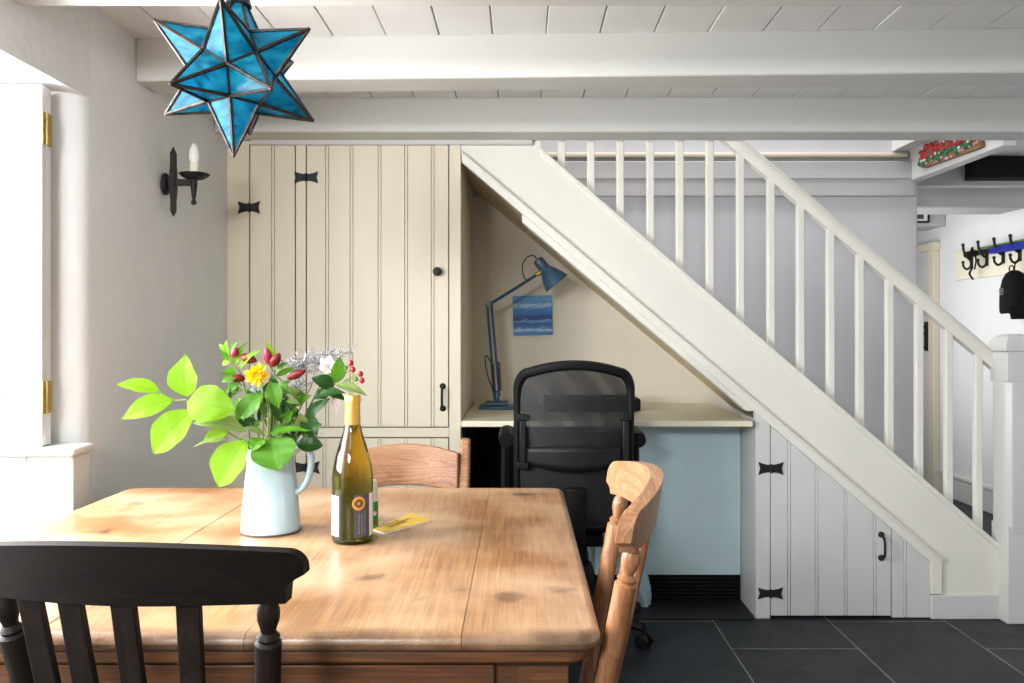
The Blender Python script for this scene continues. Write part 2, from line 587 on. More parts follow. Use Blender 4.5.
M = dict(
    wall=mat('white_plaster', (229, 230, 231), 0.8, 0.015, 5, 0.25, 25),
    nookwall=mat('warm_white_plaster', (232, 224, 208), 0.8, 0.015, 5, 0.2, 25),
    greywall=mat('pale_grey_plaster', (205, 204, 208), 0.8, 0.015, 4, 0.15, 25),
    fascia=mat('pale_grey_paint', (186, 185, 183), 0.6, 0.02, 4, 0.1, 25),
    ceil=mat('ceiling_white_paint', (222, 221, 218), 0.6, 0.02, 5, 0.2, 18),
    beam=mat('beam_white_paint', (202, 201, 197), 0.55, 0.02, 4, 0.15, 14, stretch=(0.3, 1, 1)),
    cream=mat('cream_paint', (226, 216, 194), 0.5, 0.025, 3, 0.1, 30, stretch=(1, 1, 0.15)),
    gap=mat('dark_gap', (96, 88, 72), 0.8),
    stair=mat('ivory_gloss_paint', (232, 229, 220), 0.38, 0.015, 4, 0.08, 20),
    stairgrey=mat('soft_white_paint', (213, 212, 209), 0.42, 0.015, 4, 0.08, 20),
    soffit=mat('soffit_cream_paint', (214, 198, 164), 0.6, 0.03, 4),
    desk=mat('desk_cream_paint', (236, 230, 208), 0.4, 0.03, 3),
    teal=mat('duck_egg_paint', (202, 226, 231), 0.5, 0.02, 3),
    iron=mat('black_iron', (26, 25, 25), 0.55, 0.1, 30, 0.3, 60, spec=0.4),
    black=mat('black_plastic', (15, 15, 17), 0.55, 0.1, 20, spec=0.25),
    blackg=mat('black_gloss_plastic', (21, 22, 25), 0.45, 0.1, 20, spec=0.3),
    blackfab=mat('black_fabric', (20, 20, 23), 0.9, 0.15, 60, 0.3, 200, spec=0.2),
    dark=mat('black_beam_and_kneehole_shade', (34, 34, 36), 0.8, 0.1, 10, spec=0.1),  # near-black for the hall beam and the shade put under the desk
    brass=mat('brass', (178, 150, 88), 0.35, 0.1, 40, metal=0.8),
    steel=mat('lead_came', (62, 57, 54), 0.38, 0.25, 60, 0.2, 80, metal=0.8),
    gold=mat('gold_foil', (222, 176, 86), 0.32, 0.06, 30, metal=0.55),
    lampblue=mat('lamp_blue_enamel', (54, 86, 112), 0.35, 0.04, 20),
    jug=mat('pale_blue_enamel', (178, 204, 216), 0.14, 0.01, 5, coat=0.4),
    bulb=mat('frosted_bulb', (240, 240, 238), 0.25, 0.01),
    sleeve=mat('candle_sleeve', (236, 230, 206), 0.5, 0.02),
    paper=mat('white_paper', (240, 240, 238), 0.6, 0.01),
    yellow=mat('yellow_card', (206, 168, 56), 0.5, 0.06, 40),
    ink=mat('brown_ink', (110, 82, 30), 0.6, 0.1, 60),
    green=mat('green_label', (20, 140, 82), 0.4, 0.03),
    red=mat('red_paint', (178, 44, 40), 0.5, 0.15, 40),
    hgreen=mat('holly_green_paint', (40, 110, 70), 0.5, 0.15, 40),
    pink=mat('pink_paint', (214, 150, 150), 0.5, 0.1, 40),
    brown=mat('brown_board', (134, 100, 68), 0.6, 0.1, 30),
    whiteplas=mat('white_plastic', (222, 228, 228), 0.4, 0.01),
    charcoal=mat('charcoal_label', (72, 72, 80), 0.5, 0.05),
    orange=mat('orange_label', (222, 150, 64), 0.5, 0.05),
    greymark=mat('grey_thread', (120, 124, 128), 0.7),
    blue=mat('blue_nylon', (8, 34, 150), 0.7, 0.1, 30),
    lime=mat('green_nylon', (96, 130, 60), 0.5, 0.1, 30),
    bag=mat('pale_blue_plastic', (176, 204, 218), 0.35, 0.04, 12),
    stem=mat('stem_green', (112, 132, 60), 0.5, 0.1, 40),
    twig=mat('twig_brown', (140, 110, 80), 0.6, 0.1, 40),
    statice=mat('grey_lilac', (158, 158, 164), 0.7, 0.15, 200),
    berry=mat('red_berry', (168, 22, 40), 0.25, 0.1, 40),
    petaly=leafmat('yellow_petal', (240, 186, 14), 0.3, vein=0),
    petalw=leafmat('white_pink_petal', (240, 226, 230), 0.35, vein=0),
    bud=leafmat('maroon_bud', (110, 30, 28), 0.12, vein=0),
    budpink=leafmat('pink_bud', (160, 46, 76), 0.15, vein=0),
    leafb=leafmat('bright_leaf', (122, 170, 26), 0.5, 0.65),
    leafm=leafmat('mid_leaf', (80, 134, 28), 0.35, 0.5),
    leafd=leafmat('dark_leaf', (40, 78, 30), 0.2, 0.35),
    leafo=leafmat('olive_leaf', (128, 150, 84), 0.3),
    slate=slate(), sea=seascape(), meshfab=meshfabric(), star=starglass(), bottle=bottleglass(),
    canvas=mat('canvas_edge', (60, 110, 165), 0.7),
    mat=mat('black_rubber', (16, 17, 18), 0.55, 0.3, 80, 0.3, 120),
    pine=wood('honey_pine', (98, 56, 28), (142, 92, 52), (180, 134, 88), 'y', 0.36, 60, 2.4, 70, wear=(214, 182, 148), stain=0.85, coat=0.15, grain=0.28, edge=-0.545),
    pineend=wood('pine_apron', (62, 36, 18), (104, 62, 32), (126, 80, 44), 'x', 0.5, 50, 3.0, 60, grain=0.35),
    chair=wood('chair_pine_upright', (108, 66, 38), (154, 102, 64), (178, 128, 88), 'z', 0.4, 34, 4.0, 60, coat=0.1),
    chairx=wood('chair_pine_rail', (124, 78, 48), (174, 122, 82), (192, 146, 106), 'x', 0.4, 40, 4.0, 60, coat=0.1),
    elm=wood('worn_red_pine', (70, 38, 22), (152, 98, 62), (180, 128, 90), 'x', 0.55, 44, 4.0, 60, wear=(190, 146, 110), grain=0.7),
    darkz=wood('dark_oak_upright', (16, 12, 10), (30, 23, 18), (42, 31, 24), 'z', 0.55, 16, 5.0, 60, spec=0.2),
    darkx=wood('dark_oak_rail', (14, 11, 9), (24, 18, 15), (34, 26, 21), 'x', 0.65, 16, 5.0, 60, spec=0.12),
)

# ------------------------------------------------------------------ room shell
WX, RX, CZ = -1.226, 3.10, 2.13
BY = 4.42                      # wall behind the stairs
SP = 3.556                     # plane of the stair string and the cupboards


def X(px, d=SP):
    return (px - CX) * d / F


def Z(py, d=SP):
    return CAMZ + (CY - py) * d / F


struct(MB().box(-1.9, 3.3, -1.6, 7.8, -0.1, 0).build('floor', M['slate'], smooth=0))
c = MB()
x = -1.933
k = 0
OY0, OY1, OX1 = 3.60, 4.40, 1.95       # opening over the stairs
while x < 3.2:
    z_ = CZ + 0.001 * (k % 3 - 1)
    if x + 0.1645 < OX1 and x > -0.45:
        c.box(x, x + 0.1645, -1.6, OY0, z_, CZ + 0.02)
        c.box(x, x + 0.1645, BY + 0.05, 7.8, z_, CZ + 0.02)
    else:
        c.box(x, x + 0.1645, -1.6, 7.8, z_, CZ + 0.02)
    x += 0.1678
    k += 1
xo0, xo1 = -0.38, 1.93
c.box(-1.8, 3.2, -1.6, OY0, CZ + 0.012, CZ + 0.06)
c.box(-1.8, 3.2, BY + 0.05, 7.8, CZ + 0.012, CZ + 0.06)
c.box(-1.8, xo0, OY0, BY + 0.05, CZ + 0.012, CZ + 0.06)
c.box(xo1, 3.2, OY0, BY + 0.05, CZ + 0.012, CZ + 0.06)
struct(c.build('ceiling', M['ceil'], bevel=0.0025))

lw = MB()
arc = [(WX - 0.07 + 0.07 * cos(a), 2.35 + 0.07 + 0.07 * sin(a)) for a in [R(-90 + 15 * i) for i in range(7)]]
lw.prism([(-1.8, 2.35)] + arc + [(WX, 4.6), (-1.8, 4.6)], 0, CZ, 'z')
lw.box(-1.8, WX, 0.72, 2.42, 1.862, CZ)
lw.box(-1.8, WX, -1.6, 0.72, 0, CZ)
lw.box(-1.8, -1.745, 0.72, 2.35, 0, 0.86)
struct(lw.build('wall_left', M['wall'], smooth=40))
struct(MB().box(-1.3, 2.064, BY, BY + 0.12, 0, 2.7).build('wall_back', M['greywall'], bevel=0.012, seg=3))
struct(MB().prism([(-0.3, 0.6), (1.2, 0.6), (1.2, 0.74), (-0.251, 1.945), (-0.3, 1.945)], BY - 0.012, BY).build('wall_nook', M['nookwall']))
struct(MB().box(RX, RX + 0.1, -1.6, 7.8, 0, CZ).build('wall_right', M['wall']))
struct(MB().box(2.064, RX, 7.7, 7.8, 0, CZ).build('wall_end', M['wall']))
struct(MB().box(2.0, 2.064, BY + 0.12, 7.8, 0, CZ).build('wall_hall', M['wall']))
# window frame in the outer face of the recess
wf = MB()
for y in (0.74, 1.50, 2.29):
    wf.box(-1.79, -1.745, y - 0.02, y + 0.02, 0.88, 1.86)
for z in (0.9, 1.4, 1.845):
    wf.box(-1.79, -1.745, 0.72, 2.31, z - 0.018, z + 0.018)
struct(wf.build('window_1', M['stairgrey'], bevel=0.004))
# boarded casing under the shutter, with its rounded shelf
bx = MB()
for i in range(4):
    x1 = -1.193 - i * 0.125
    bx.box(max(x1 - 0.122, -1.745), x1, 2.262, 2.35, 0, 0.868)
bx.box(-1.745, -1.195, 2.27, 2.345, 0, 0.868)
struct(bx.build('trim_1', M['stairgrey'], bevel=0.005))
sh = MB().box(-1.745, -1.178, 2.235, 2.355, 0.868, 0.892)
struct(sh.build('trim_2', M['stairgrey'], bevel=0.011, seg=4))
# ceiling beams
BZ = 1.994


def beam(n, y0, y1, rot=0.0, z0=BZ, x0=WX, x1=RX, m='beam'):
    b = MB().box(0, x1 - x0, 0, y1 - y0, z0, CZ + 0.005)
    o = struct(b.build('trim_%d' % n, M[m], bevel=0.009, seg=3))
    o.location = (x0, y0, 0)
    o.rotation_euler.z = rot
    return o


beam(3, 1.93, 2.083)
beam(14, 1.16, 1.31)
beam(15, 0.38, 0.53)
beam(16, -0.40, -0.25)
beam(4, 2.70, 2.85, R(-1.9))
beam(5, 3.39, 3.548)
struct(MB().box(X(252), 0.05, 3.53, 3.60, BZ - 0.02, BZ + 0.004).build('trim_6', M['beam'], bevel=0.006))
# stairwell: fascia of the floor above, its cornice, the trimmer board
struct(MB().box(-0.4, 2.035, 4.385, BY, 1.897, 2.075).box(-0.4, 2.035, 4.375, BY, 1.984, 2.075).build('trim_7', M['fascia'], bevel=0.004))
struct(MB().box(-0.4, 2.0, 4.385, BY, 2.098, 2.122).build('trim_8', M['cream'], bevel=0.008, seg=3))
struct(MB().box(2.012, 2.07, 3.55, 4.42, 1.975, 2.14).build('trim_9', M['stairgrey'], bevel=0.004))
struct(MB().box(2.075, RX, 4.60, 4.66, 1.985, 2.14).build('trim_10', M['fascia'], bevel=0.004))
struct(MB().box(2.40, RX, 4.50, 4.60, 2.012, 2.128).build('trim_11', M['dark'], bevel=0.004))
struct(MB().box(2.064, 2.985, 5.0, 5.3, 1.925, 2.14).build('trim_12', M['fascia'], bevel=0.012, seg=3))
struct(MB().box(2.064, RX, 6.20, 6.5, 1.965, 2.14).build('trim_13', M['fascia'], bevel=0.01, seg=3))
bb = MB().box(RX - 0.018, RX, 3.0, 6.3, 0, 0.15).box(RX - 0.024, RX, 3.0, 6.3, 0.15, 0.172)
struct(bb.build('baseboard_right', M['stairgrey'], bevel=0.005))
# hall door with arched panel, set in the right wall
dr = MB().box(RX - 0.03, RX, 6.37, 7.16, 0.0, 1.80)
door1 = struct(dr.build('door_1', M['stairgrey'], bevel=0.004))
MB().box(RX - 0.05, RX - 0.001, 6.29, 6.37, 0, 1.80).box(RX - 0.05, RX - 0.001, 7.16, 7.24, 0, 1.80).box(RX - 0.052, RX - 0.001, 6.28, 7.25, 1.80, 1.86).build('door_frame', M['cream'], door1, bevel=0.005)
pm = MB()
ap = [(6.56, 0.95), (6.56, 1.5)] + [(6.79 + 0.23 * cos(a), 1.5 + 0.14 * sin(a)) for a in [R(180 - 15 * i) for i in range(1, 12)]] + [(7.02, 1.5), (7.02, 0.95)]
pm.tube([(RX - 0.032, p[0], p[1]) for p in ap], 0.012, 6, closed=True)
pm.tube([(RX - 0.032, *p) for p in [(6.56, 0.2), (6.56, 0.8), (7.02, 0.8), (7.02, 0.2)]], 0.012, 6, closed=True)
pm.build('door_moulding', M['stairgrey'], door1)
lt = MB().box(RX - 0.05, RX - 0.025, 6.40, 6.435, 1.05, 1.27)
lt.tube(spline([(RX - 0.045, 6.417, 1.24), (RX - 0.1, 6.417, 1.20), (RX - 0.1, 6.417, 1.10), (RX - 0.045, 6.417, 1.07)]), 0.009, 8)
lt.tube([(RX - 0.03, 6.417, 1.16), (RX - 0.09, 6.40, 1.19)], 0.008, 8)
lt.build('door_latch', M['iron'], door1, bevel=0.003)


# ------------------------------------------------------------------ ironmongery
def butterfly(cx, cz, y, wpx, hpx, parent, name='hinge'):
    w_, h_ = wpx * SP / F / 2, hpx * SP / F / 2
    pts = []
    for t in range(7):
        q = -1 + t / 3
        pts.append((cx + w_ * q, cz + h_ * (0.55 + 0.45 * q * q)))
    pts += [(cx + w_ * 0.86, cz)]
    pts += [(cx + w_ * (1 - t / 3), cz - h_ * (0.55 + 0.45 * (1 - t / 3) ** 2)) for t in range(7)]
    pts += [(cx - w_ * 0.86, cz)]
    b = MB().prism(pts, y - 0.004, y)
    b.tube([(cx, y - 0.005, cz - h_ * 0.68), (cx, y - 0.005, cz + h_ * 0.68)], 0.005, 8)
    return b.build(name, M['iron'], parent, world=True)


def pull(cx, z0, z1, y, parent):
    b = MB()
    b.tube(spline([(cx, y - 0.006, z1 - 0.008), (cx, y - 0.034, z1 - 0.022), (cx, y - 0.040, (z0 + z1) / 2), (cx, y - 0.034, z0 + 0.022), (cx, y - 0.006, z0 + 0.008)]),
           0.0055, 8)
    b.lathe([(0.013, 0), (0.013, 0.004), (0.006, 0.009)], (cx, y, z1 - 0.008), (0, -1, 0), 12)
    b.lathe([(0.013, 0), (0.013, 0.004), (0.006, 0.009)], (cx, y, z0 + 0.008), (0, -1, 0), 12)
    return b.build('handle', M['iron'], parent, world=True)


def boards(xs, z0, z1, y0, y1, slope=None, bead=0.004):
    """tongue-and-groove boards between the xs; slope(x) caps the top. Each joint carries a bead between two grooves"""
    b = MB()
    g = 0.0022
    for i in range(len(xs) - 1):
        a, e = xs[i], xs[i + 1]
        if i > 0:
            a += 0.0068
        e -= 0.0068 if i < len(xs) - 2 else 0
        t0 = slope(a) if slope else z1
        t1 = slope(e) if slope else z1
        b.prism([(a, z0), (e, z0), (e, max(t1, z0 + .002)), (a, max(t0, z0 + .002))], y0, y1)
        if i > 0:
            q = xs[i]
            t = slope(q) if slope else z1
            b.prism([(q - 0.005, z0), (q + 0.005, z0), (q + 0.005, t), (q - 0.005, t)], y0 + 0.001, y1)
    return b


def backing(xs, z0, z1, y, slope=None):
    a, e = xs[0], xs[-1]
    return [(a, z0), (e, z0), (e, slope(e) if slope else z1), (a, slope(a) if slope else z1)]


# ------------------------------------------------------------------ tall built-in cupboard
cup = thing('built_in_cupboard', 'tall cream boarded cupboard built in beside the stairs, with black butterfly hinges', 'cupboard', (X(228), SP, 0))
ZT = Z(145)
fr = MB()
fr.box(WX, X(250), SP - 0.012, SP + 0.03, 0, BZ)
fr.box(X(296.5), X(306.5), SP - 0.012, SP + 0.03, 0, BZ)
fr.box(X(449.5), X(461), SP - 0.012, SP + 0.03, 0, BZ + .1)
fr.box(X(250), X(449.5), SP - 0.012, SP + 0.03, ZT, BZ)
fr.box(X(306.5), X(449.5), SP - 0.012, SP + 0.03, Z(437), Z(427.5))
fr.box(X(250), X(449.5), SP - 0.012, SP + 0.03, 0, 0.09)
fr.box(WX, X(461), SP + 0.03, SP + 0.045, 0, BZ)
fr.build('face_frame', M['cream'], cup, bevel=0.0025, world=True)
pn = MB()
ys = [SP + 0.03, 3.70, 3.82, 3.94, 4.06, 4.18, 4.30, 4.41]
for i in range(7):
    pn.box(-0.262, -0.25 - 0.0015 * (i % 2), ys[i], ys[i + 1] - 0.006, 0, 1.98)
pn.box(-0.275, -0.256, SP + 0.03, 4.41, 0, 1.98)
pn.build('side_panel', M['cream'], cup, bevel=0.003, world=True)


def cdoor(pxs, z0, z1, name='door'):
    xs = [X(p) for p in pxs]
    xs[0] += 0.004
    xs[-1] -= 0.004
    b = boards(xs, z0 + 0.004, z1 - 0.004, SP - 0.011, SP + 0.02)
    b.prism(backing(xs, z0 + 0.004, z1 - 0.004, 0), SP - 0.002, SP + 0.024)
    return b.build(name, M['cream'], cup, bevel=0.002, world=True)


d1 = cdoor([250, 273.8, 296.5], 0.09, ZT)
butterfly(X(250), Z(208), SP - 0.012, 22, 13, d1)
d2 = cdoor([306.5, 327.6, 352, 380, 406.5, 433, 449.5], Z(427.5), ZT)
butterfly(X(307), Z(178), SP - 0.012, 24, 12, d2)
MB().lathe([(0.006, 0), (0.006, 0.012), (0.016, 0.016), (0.019, 0.024), (0.014, 0.032), (0.002, 0.034)], (X(438), SP - 0.011, Z(272)), (0, -1, 0), 16).build('knob', M['iron'], d2, world=True)
pull(X(443), Z(410), Z(384), SP - 0.011, d2)
d3 = cdoor([306.5, 325, 352, 380, 406.5, 433, 449.5], 0.09, Z(437))
butterfly(X(307), Z(467), SP - 0.012, 27, 13, d3)
butterfly(X(307), 0.25, SP - 0.012, 27, 13, d3)

# ------------------------------------------------------------------ staircase
st = thing('staircase', 'ivory painted staircase rising right to left over the desk nook', 'staircase', (2.0, 3.9, 0))
SL = 0.8635


def topz(x):                     # upper edge of the string
    return Z(545) + SL * (X(1000) - x)


def lowz(x):                     # lower edge of its moulding
    return Z(163) - 0.85 * (x - X(462))


s = MB()
s.prism([(X(461), Z(152)), (X(940), Z(557)), (X(940), 0.0), (X(1001), 0.0), (X(1001), topz(X(1001))), (X(541), topz(X(541))), (X(541), BZ + 0.01), (X(461), BZ + 0.01)], SP - 0.006, SP + 0.026)
s.build('string', M['stair'], st, bevel=0.002, world=True)
s = MB()
s.prism([(X(541), topz(X(541)) - 0.03), (X(1003), topz(X(1003)) - 0.03), (X(1003), topz(X(1003))), (X(541), topz(X(541)))], SP - 0.014, SP + 0.07)
s.build('string_capping', M['stair'], st, bevel=0.005, seg=3, world=True)
s = MB()
s.prism([(X(462), Z(152)), (X(940), Z(557)), (X(940), Z(593)), (X(929), Z(593)), (X(929), Z(561)), (X(462), Z(163))], SP - 0.022, SP + 0.02)
s.prism([(X(462), Z(152.5)), (X(940), Z(557.5)), (X(940), Z(561)), (X(462), Z(156))], SP - 0.030, SP)
s.prism([(X(522), Z(214)), (X(754), Z(411)), (X(746), Z(411)), (X(522), Z(222))], SP - 0.005, SP + 0.06)
s.build('string_moulding', M['stair'], st, bevel=0.003, world=True)
MB().box(X(929), X(1001), SP - 0.020, SP, 0, Z(594)).build('plinth_block', M['stairgrey'], st, bevel=0.004, world=True)
s = MB()
for i in range(10):
    xr = 2.04 - 0.235 * i
    z = topz(xr) - 0.045
    if z > 2.0:
        break
    s.box(xr - 0.236, xr + 0.02, SP + 0.026, BY - 0.001, z - 0.025, z)
s.build('treads', M['fascia'], st, bevel=0.006, world=True)
s = MB()
for i in range(10):
    xr = 2.04 - 0.235 * i
    z = topz(xr) - 0.045
    if z > 2.0:
        break
    s.box(xr - 0.016, xr, SP + 0.026, BY - 0.001, max(z - 0.20, 0), z - 0.025)
s.build('risers', M['stairgrey'], st, world=True)
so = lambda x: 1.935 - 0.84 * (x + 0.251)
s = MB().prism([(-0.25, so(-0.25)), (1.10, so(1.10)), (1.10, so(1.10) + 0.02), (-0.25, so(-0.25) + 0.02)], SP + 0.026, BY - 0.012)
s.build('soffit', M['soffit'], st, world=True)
# newel
nw = MB()
nx0, nx1, ny0, ny1 = 1.985, 2.105, 3.47, 3.60
nw.box(nx0 + .004, nx1 - .004, ny0 + .004, ny1 - .004, 0, 0.40)
ch = 0.022
ni = 0.0015
nw.prism([(nx0 + ch, ny0 + ni), (nx1 - ch, ny0 + ni), (nx1 - ni, ny0 + ch), (nx1 - ni, ny1 - ch), (nx1 - ch, ny1 - ni), (nx0 + ch, ny1 - ni), (nx0 + ni, ny1 - ch), (nx0 + ni, ny0 + ch)], 0.37, 1.02, 'z')
nw.box(nx0, nx1, ny0, ny1, 0.99, 1.115)
cx_, cy_ = (nx0 + nx1) / 2, (ny0 + ny1) / 2
rings = [(0.066, 1.115), (0.068, 1.125), (0.067, 1.145), (0.060, 1.165), (0.045, 1.18), (0.02, 1.188)]
vs, fs = [], []
for r, z in rings:
    vs += [(cx_ - r, cy_ - r, z), (cx_ + r, cy_ - r, z), (cx_ + r, cy_ + r, z), (cx_ - r, cy_ + r, z)]
for i in range(len(rings) - 1):
    for k in range(4):
        fs.append((i * 4 + k, i * 4 + (k + 1) % 4, i * 4 + 4 + (k + 1) % 4, i * 4 + 4 + k))
fs += [(3, 2, 1, 0), tuple(len(vs) - 4 + k for k in range(4))]
nw.add(vs, fs)
nw.build('newel_post', M['stairgrey'], st, bevel=0.005, seg=3, smooth=50, world=True)
# handrail
ra, rb = at(700, 113, SP + .045), at(1001, 368, SP + .045)
hr = MB()
dirv = (rb - ra).normalized()
up = dirv.cross(Vector((0, 1, 0)))
if up.z < 0:
    up = -up
prof = [(-0.022, -0.03), (0.022, -0.03), (0.027, -0.01), (0.028, 0.012), (0.022, 0.026), (0.010, 0.032), (-0.010, 0.032), (-0.022, 0.026), (-0.028, 0.012), (-0.027, -0.01)]
vs = [p + Vector((0, q[0], 0)) + up * q[1] for p in (ra, rb) for q in prof]
n = len(prof)
hr.add(vs, [tuple(range(n)), tuple(range(n, 2 * n))] + [(i, (i + 1) % n, n + (i + 1) % n, n + i) for i in range(n)])
hr.build('handrail', M['stair'], st, world=True, smooth=50)
for k, px in enumerate([561.5, 590.8, 620, 650, 679.5, 709.5, 740, 770.5, 800, 830, 859.5, 889, 918.5, 948, 977.5]):
    d = SP + .045
    xc = (px - CX) * d / F
    a, e = xc - 0.0155, xc + 0.0155
    if px < 715:
        t0 = t1 = CZ
    else:
        t0 = ra.z - (a - ra.x) * (ra.z - rb.z) / (rb.x - ra.x) - 0.02
        t1 = ra.z - (e - ra.x) * (ra.z - rb.z) / (rb.x - ra.x) - 0.02
    b = MB().prism([(a, topz(a) - 0.03), (e, topz(e) - 0.03), (e, t1), (a, t0)], d - 0.0155, d + 0.0155)
    b.build('baluster', M['stair'], st, bevel=0.004, world=True)

# ------------------------------------------------------------------ cupboard under the stairs
uc = thing('understairs_cupboard', 'low white boarded cupboard with sloping top under the stairs', 'cupboard', (X(850), SP, 0))
f = MB()
f.prism([(X(755), 0), (X(769.5), 0), (X(769.5), lowz(X(769.5)) + .01), (X(755), lowz(X(755)) + .01)], SP - 0.012, SP + 0.03)
f.prism([(X(755) + 0.001, 0), (X(755) + 0.022, 0), (X(755) + 0.022, lowz(X(755)) - .03), (X(755) + 0.001, lowz(X(755)) - .03)], SP + 0.028, 3.80)
f.build('post', M['stairgrey'], uc, bevel=0.003, world=True)
sl = lambda x: lowz(x) - 0.004
xs = [X(p) for p in (769.5, 788.5, 816, 845, 874, 890.5)]
xs[0] += 0.003
xs[-1] -= 0.002
b = boards(xs, 0.012, 0, SP - 0.010, SP + 0.016, sl)
b.prism(backing(xs, 0.012, 0, 0, sl), SP - 0.001, SP + 0.02)
dd = b.build('door', M['stairgrey'], uc, bevel=0.002, world=True)
butterfly(X(770), Z(468), SP - 0.011, 25, 13, dd)
butterfly(X(769.5), Z(592.5), SP - 0.011, 25, 12, dd)
pull(X(880), Z(559), Z(532), SP - 0.010, dd)
xs = [X(p) for p in (890.5, 904.5, 929)]
xs[0] += 0.002
b = boards(xs, 0.004, 0, SP - 0.010, SP + 0.016, sl)
b.prism(backing(xs, 0.004, 0, 0, sl), SP - 0.001, SP + 0.02)
b.build('fixed_panel', M['stairgrey'], uc, bevel=0.002, world=True)

# ------------------------------------------------------------------ desk in the nook
dk = thing('built_in_desk', 'cream desk shelf fitted in the nook under the stairs with a duck egg blue front', 'desk', (0.37, 3.95, 0))
MB().box(-0.248, 0.962, 3.52, 4.405, 0.802, 0.827).build('desktop', M['desk'], dk, bevel=0.004, world=True)
MB().box(0.33, 0.978, 3.78, 3.80, 0.115, 0.80).box(0.33, 0.35, 3.80, 4.38, 0.115, 0.80).build('front_panel', M['teal'], dk, bevel=0.003, world=True)
v = MB().box(0.33, 0.978, 3.80, 3.815, 0.0, 0.112)
for i in range(6):
    v.box(0.34, 0.975, 3.782, 3.80, 0.012 + i * 0.017, 0.02 + i * 0.017)
v.build('vent_grille', M['black'], dk, world=True)
MB().box(-0.248, 0.33, 4.385, 4.405, 0.0, 0.80).box(-0.248, -0.236, 3.60, 4.385, 0.0, 0.80).build('kneehole_shade', M['dark'], dk, world=True)  # dark boards added to stand in for the shade in the knee-hole
m_ = MB().box(-0.15, 0.965, 3.53, 3.775, 0.0, 0.007)
tag(m_.build('floor_mat', M['mat'], bevel=0.003), 'thin black mat on the floor below the blue panel', 'mat')

# office chair ------------------------------------------------------
oc = thing('office_chair', 'black mesh-backed swivel office chair pulled up to the desk', 'office chair', (0.198, 3.42, 0))
YB = -0.205
hw = 0.213


def back_pt(u, v, r=0.0):
    """u -1..1 across, v 0..1 up; gently curved backrest"""
    z = 0.47 + v * 0.62
    y = YB - 0.05 * (1 - u * u) - 0.05 * v
    return Vector((u * hw, y, z))


ol = []
for i in range(9):
    ol.append((-1, 0.02 + 0.75 * i / 8))
for i in range(1, 7):
    a = R(180 - 15 * i)
    ol.append((-0.78 + 0.22 * cos(a), 0.80 + 0.13 * sin(a)))
for i in range(1, 12):
    q = -0.78 + 1.56 * i / 12
    ol.append((q, 0.93 + 0.045 * (1 - (q / 0.78) ** 2)))
for i in range(0, 7):
    a = R(90 - 15 * i)
    ol.append((0.78 + 0.22 * cos(a), 0.80 + 0.13 * sin(a)))
for i in range(9):
    ol.append((1, 0.77 - 0.75 * i / 8))
for i in range(1, 6):
    ol.append((1 - i / 3, 0.0))
b = MB().tube([back_pt(*q) for q in ol], [0.013 if q[1] < 0.75 else 0.013 + 0.006 * min(1, (q[1] - .75) / .15) for q in ol], 10, closed=True)
b.build('back_frame', M['black'], oc)


def edge_u(v):
    return 1.0 if v < 0.8 else 0.78 + 0.22 * math.sqrt(max(0, 1 - ((v - 0.8) / 0.13) ** 2)) if v < 0.925 else 0.80


b = MB().grid(lambda a, c: back_pt((a * 2 - 1) * edge_u(c * 0.945) * 0.985, c * (0.945 + 0.02 * (1 - (a * 2 - 1) ** 2))), 16, 24)
b.build('back_mesh', M['meshfab'], oc)
b = MB().grid(lambda a, c: back_pt((a * 2 - 1) * 0.95, 0.01 + c * 0.56) + Vector((0, 0.025, 0)), 12, 8)
b.build('back_lining', M['blackfab'], oc)
b = MB()


def lum(a, c):
    q = a * 2 - 1
    h = 0.028 + 0.020 * (1 - q * q)
    return back_pt(q * 0.88, 0.43) + Vector((0, -0.022, -0.008 * (1 - q * q) + (c - 0.5) * 2 * h))


b.grid(lum, 16, 4)
lb = b.build('lumbar_band', M['blackg'], oc)
so_ = lb.modifiers.new('s', 'SOLIDIFY')
so_.thickness = 0.012
for sx in (-1, 1):
    b = MB()
    p0, p1 = back_pt(sx * 0.9, 0.40), back_pt(sx * 0.9, 0.66)
    b.box(p0.x - 0.012, p0.x + 0.012, p0.y - 0.035, p0.y - 0.012, p0.z - 0.01, p1.z)
    b.box(p0.x - 0.022, p0.x + 0.022, p0.y - 0.04, p0.y - 0.006, p1.z - 0.012, p1.z + 0.012)
    b.box(p0.x - 0.022, p0.x + 0.022, p0.y - 0.04, p0.y - 0.006, p0.z - 0.03, p0.z - 0.005)
    b.build('back_bracket', M['blackg'], oc, bevel=0.004)
b = MB()
b.grid(lambda a, c: Vector(((a - .5) * 0.49, (c - .5) * 0.46 + 0.02, 0.475 + 0.02 * (1 - (2 * a - 1) ** 4) - 0.03 * max(0, c - .8) / .2)), 14, 14)
sb = b.build('seat', M['blackfab'], oc)
so_ = sb.modifiers.new('s', 'SOLIDIFY')
so_.thickness = 0.06
bv = sb.modifiers.new('b', 'BEVEL')
bv.width, bv.segments = 0.018, 3
MB().box(-0.12, 0.12, -0.16, 0.12, 0.37, 0.42).tube(spline([(0, -0.14, 0.40), (0, -0.25, 0.42), (0, -0.27, 0.52), (0, -0.275, 0.62)]), 0.022, 8, flat=2.0).build('seat_mechanism', M['black'], oc, bevel=0.008)
for sx in (-1, 1):
    b = MB().tube(spline([(sx * 0.15, 0, 0.40), (sx * 0.245, 0, 0.41), (sx * 0.262, 0, 0.47), (sx * 0.262, 0, 0.77)]), 0.016, 8, flat=1.6)
    ar = b.build('arm_post', M['black'], oc)
    b = MB().tube(spline([(sx * 0.253, -0.155, 0.78), (sx * 0.256, -0.10, 0.785), (sx * 0.258, 0.05, 0.785), (sx * 0.25, 0.10, 0.78)]), [0.030] * 24 + [0.02], 12, flat=1.0)
    b.build('arm_pad', M['black'], oc, smooth=50)
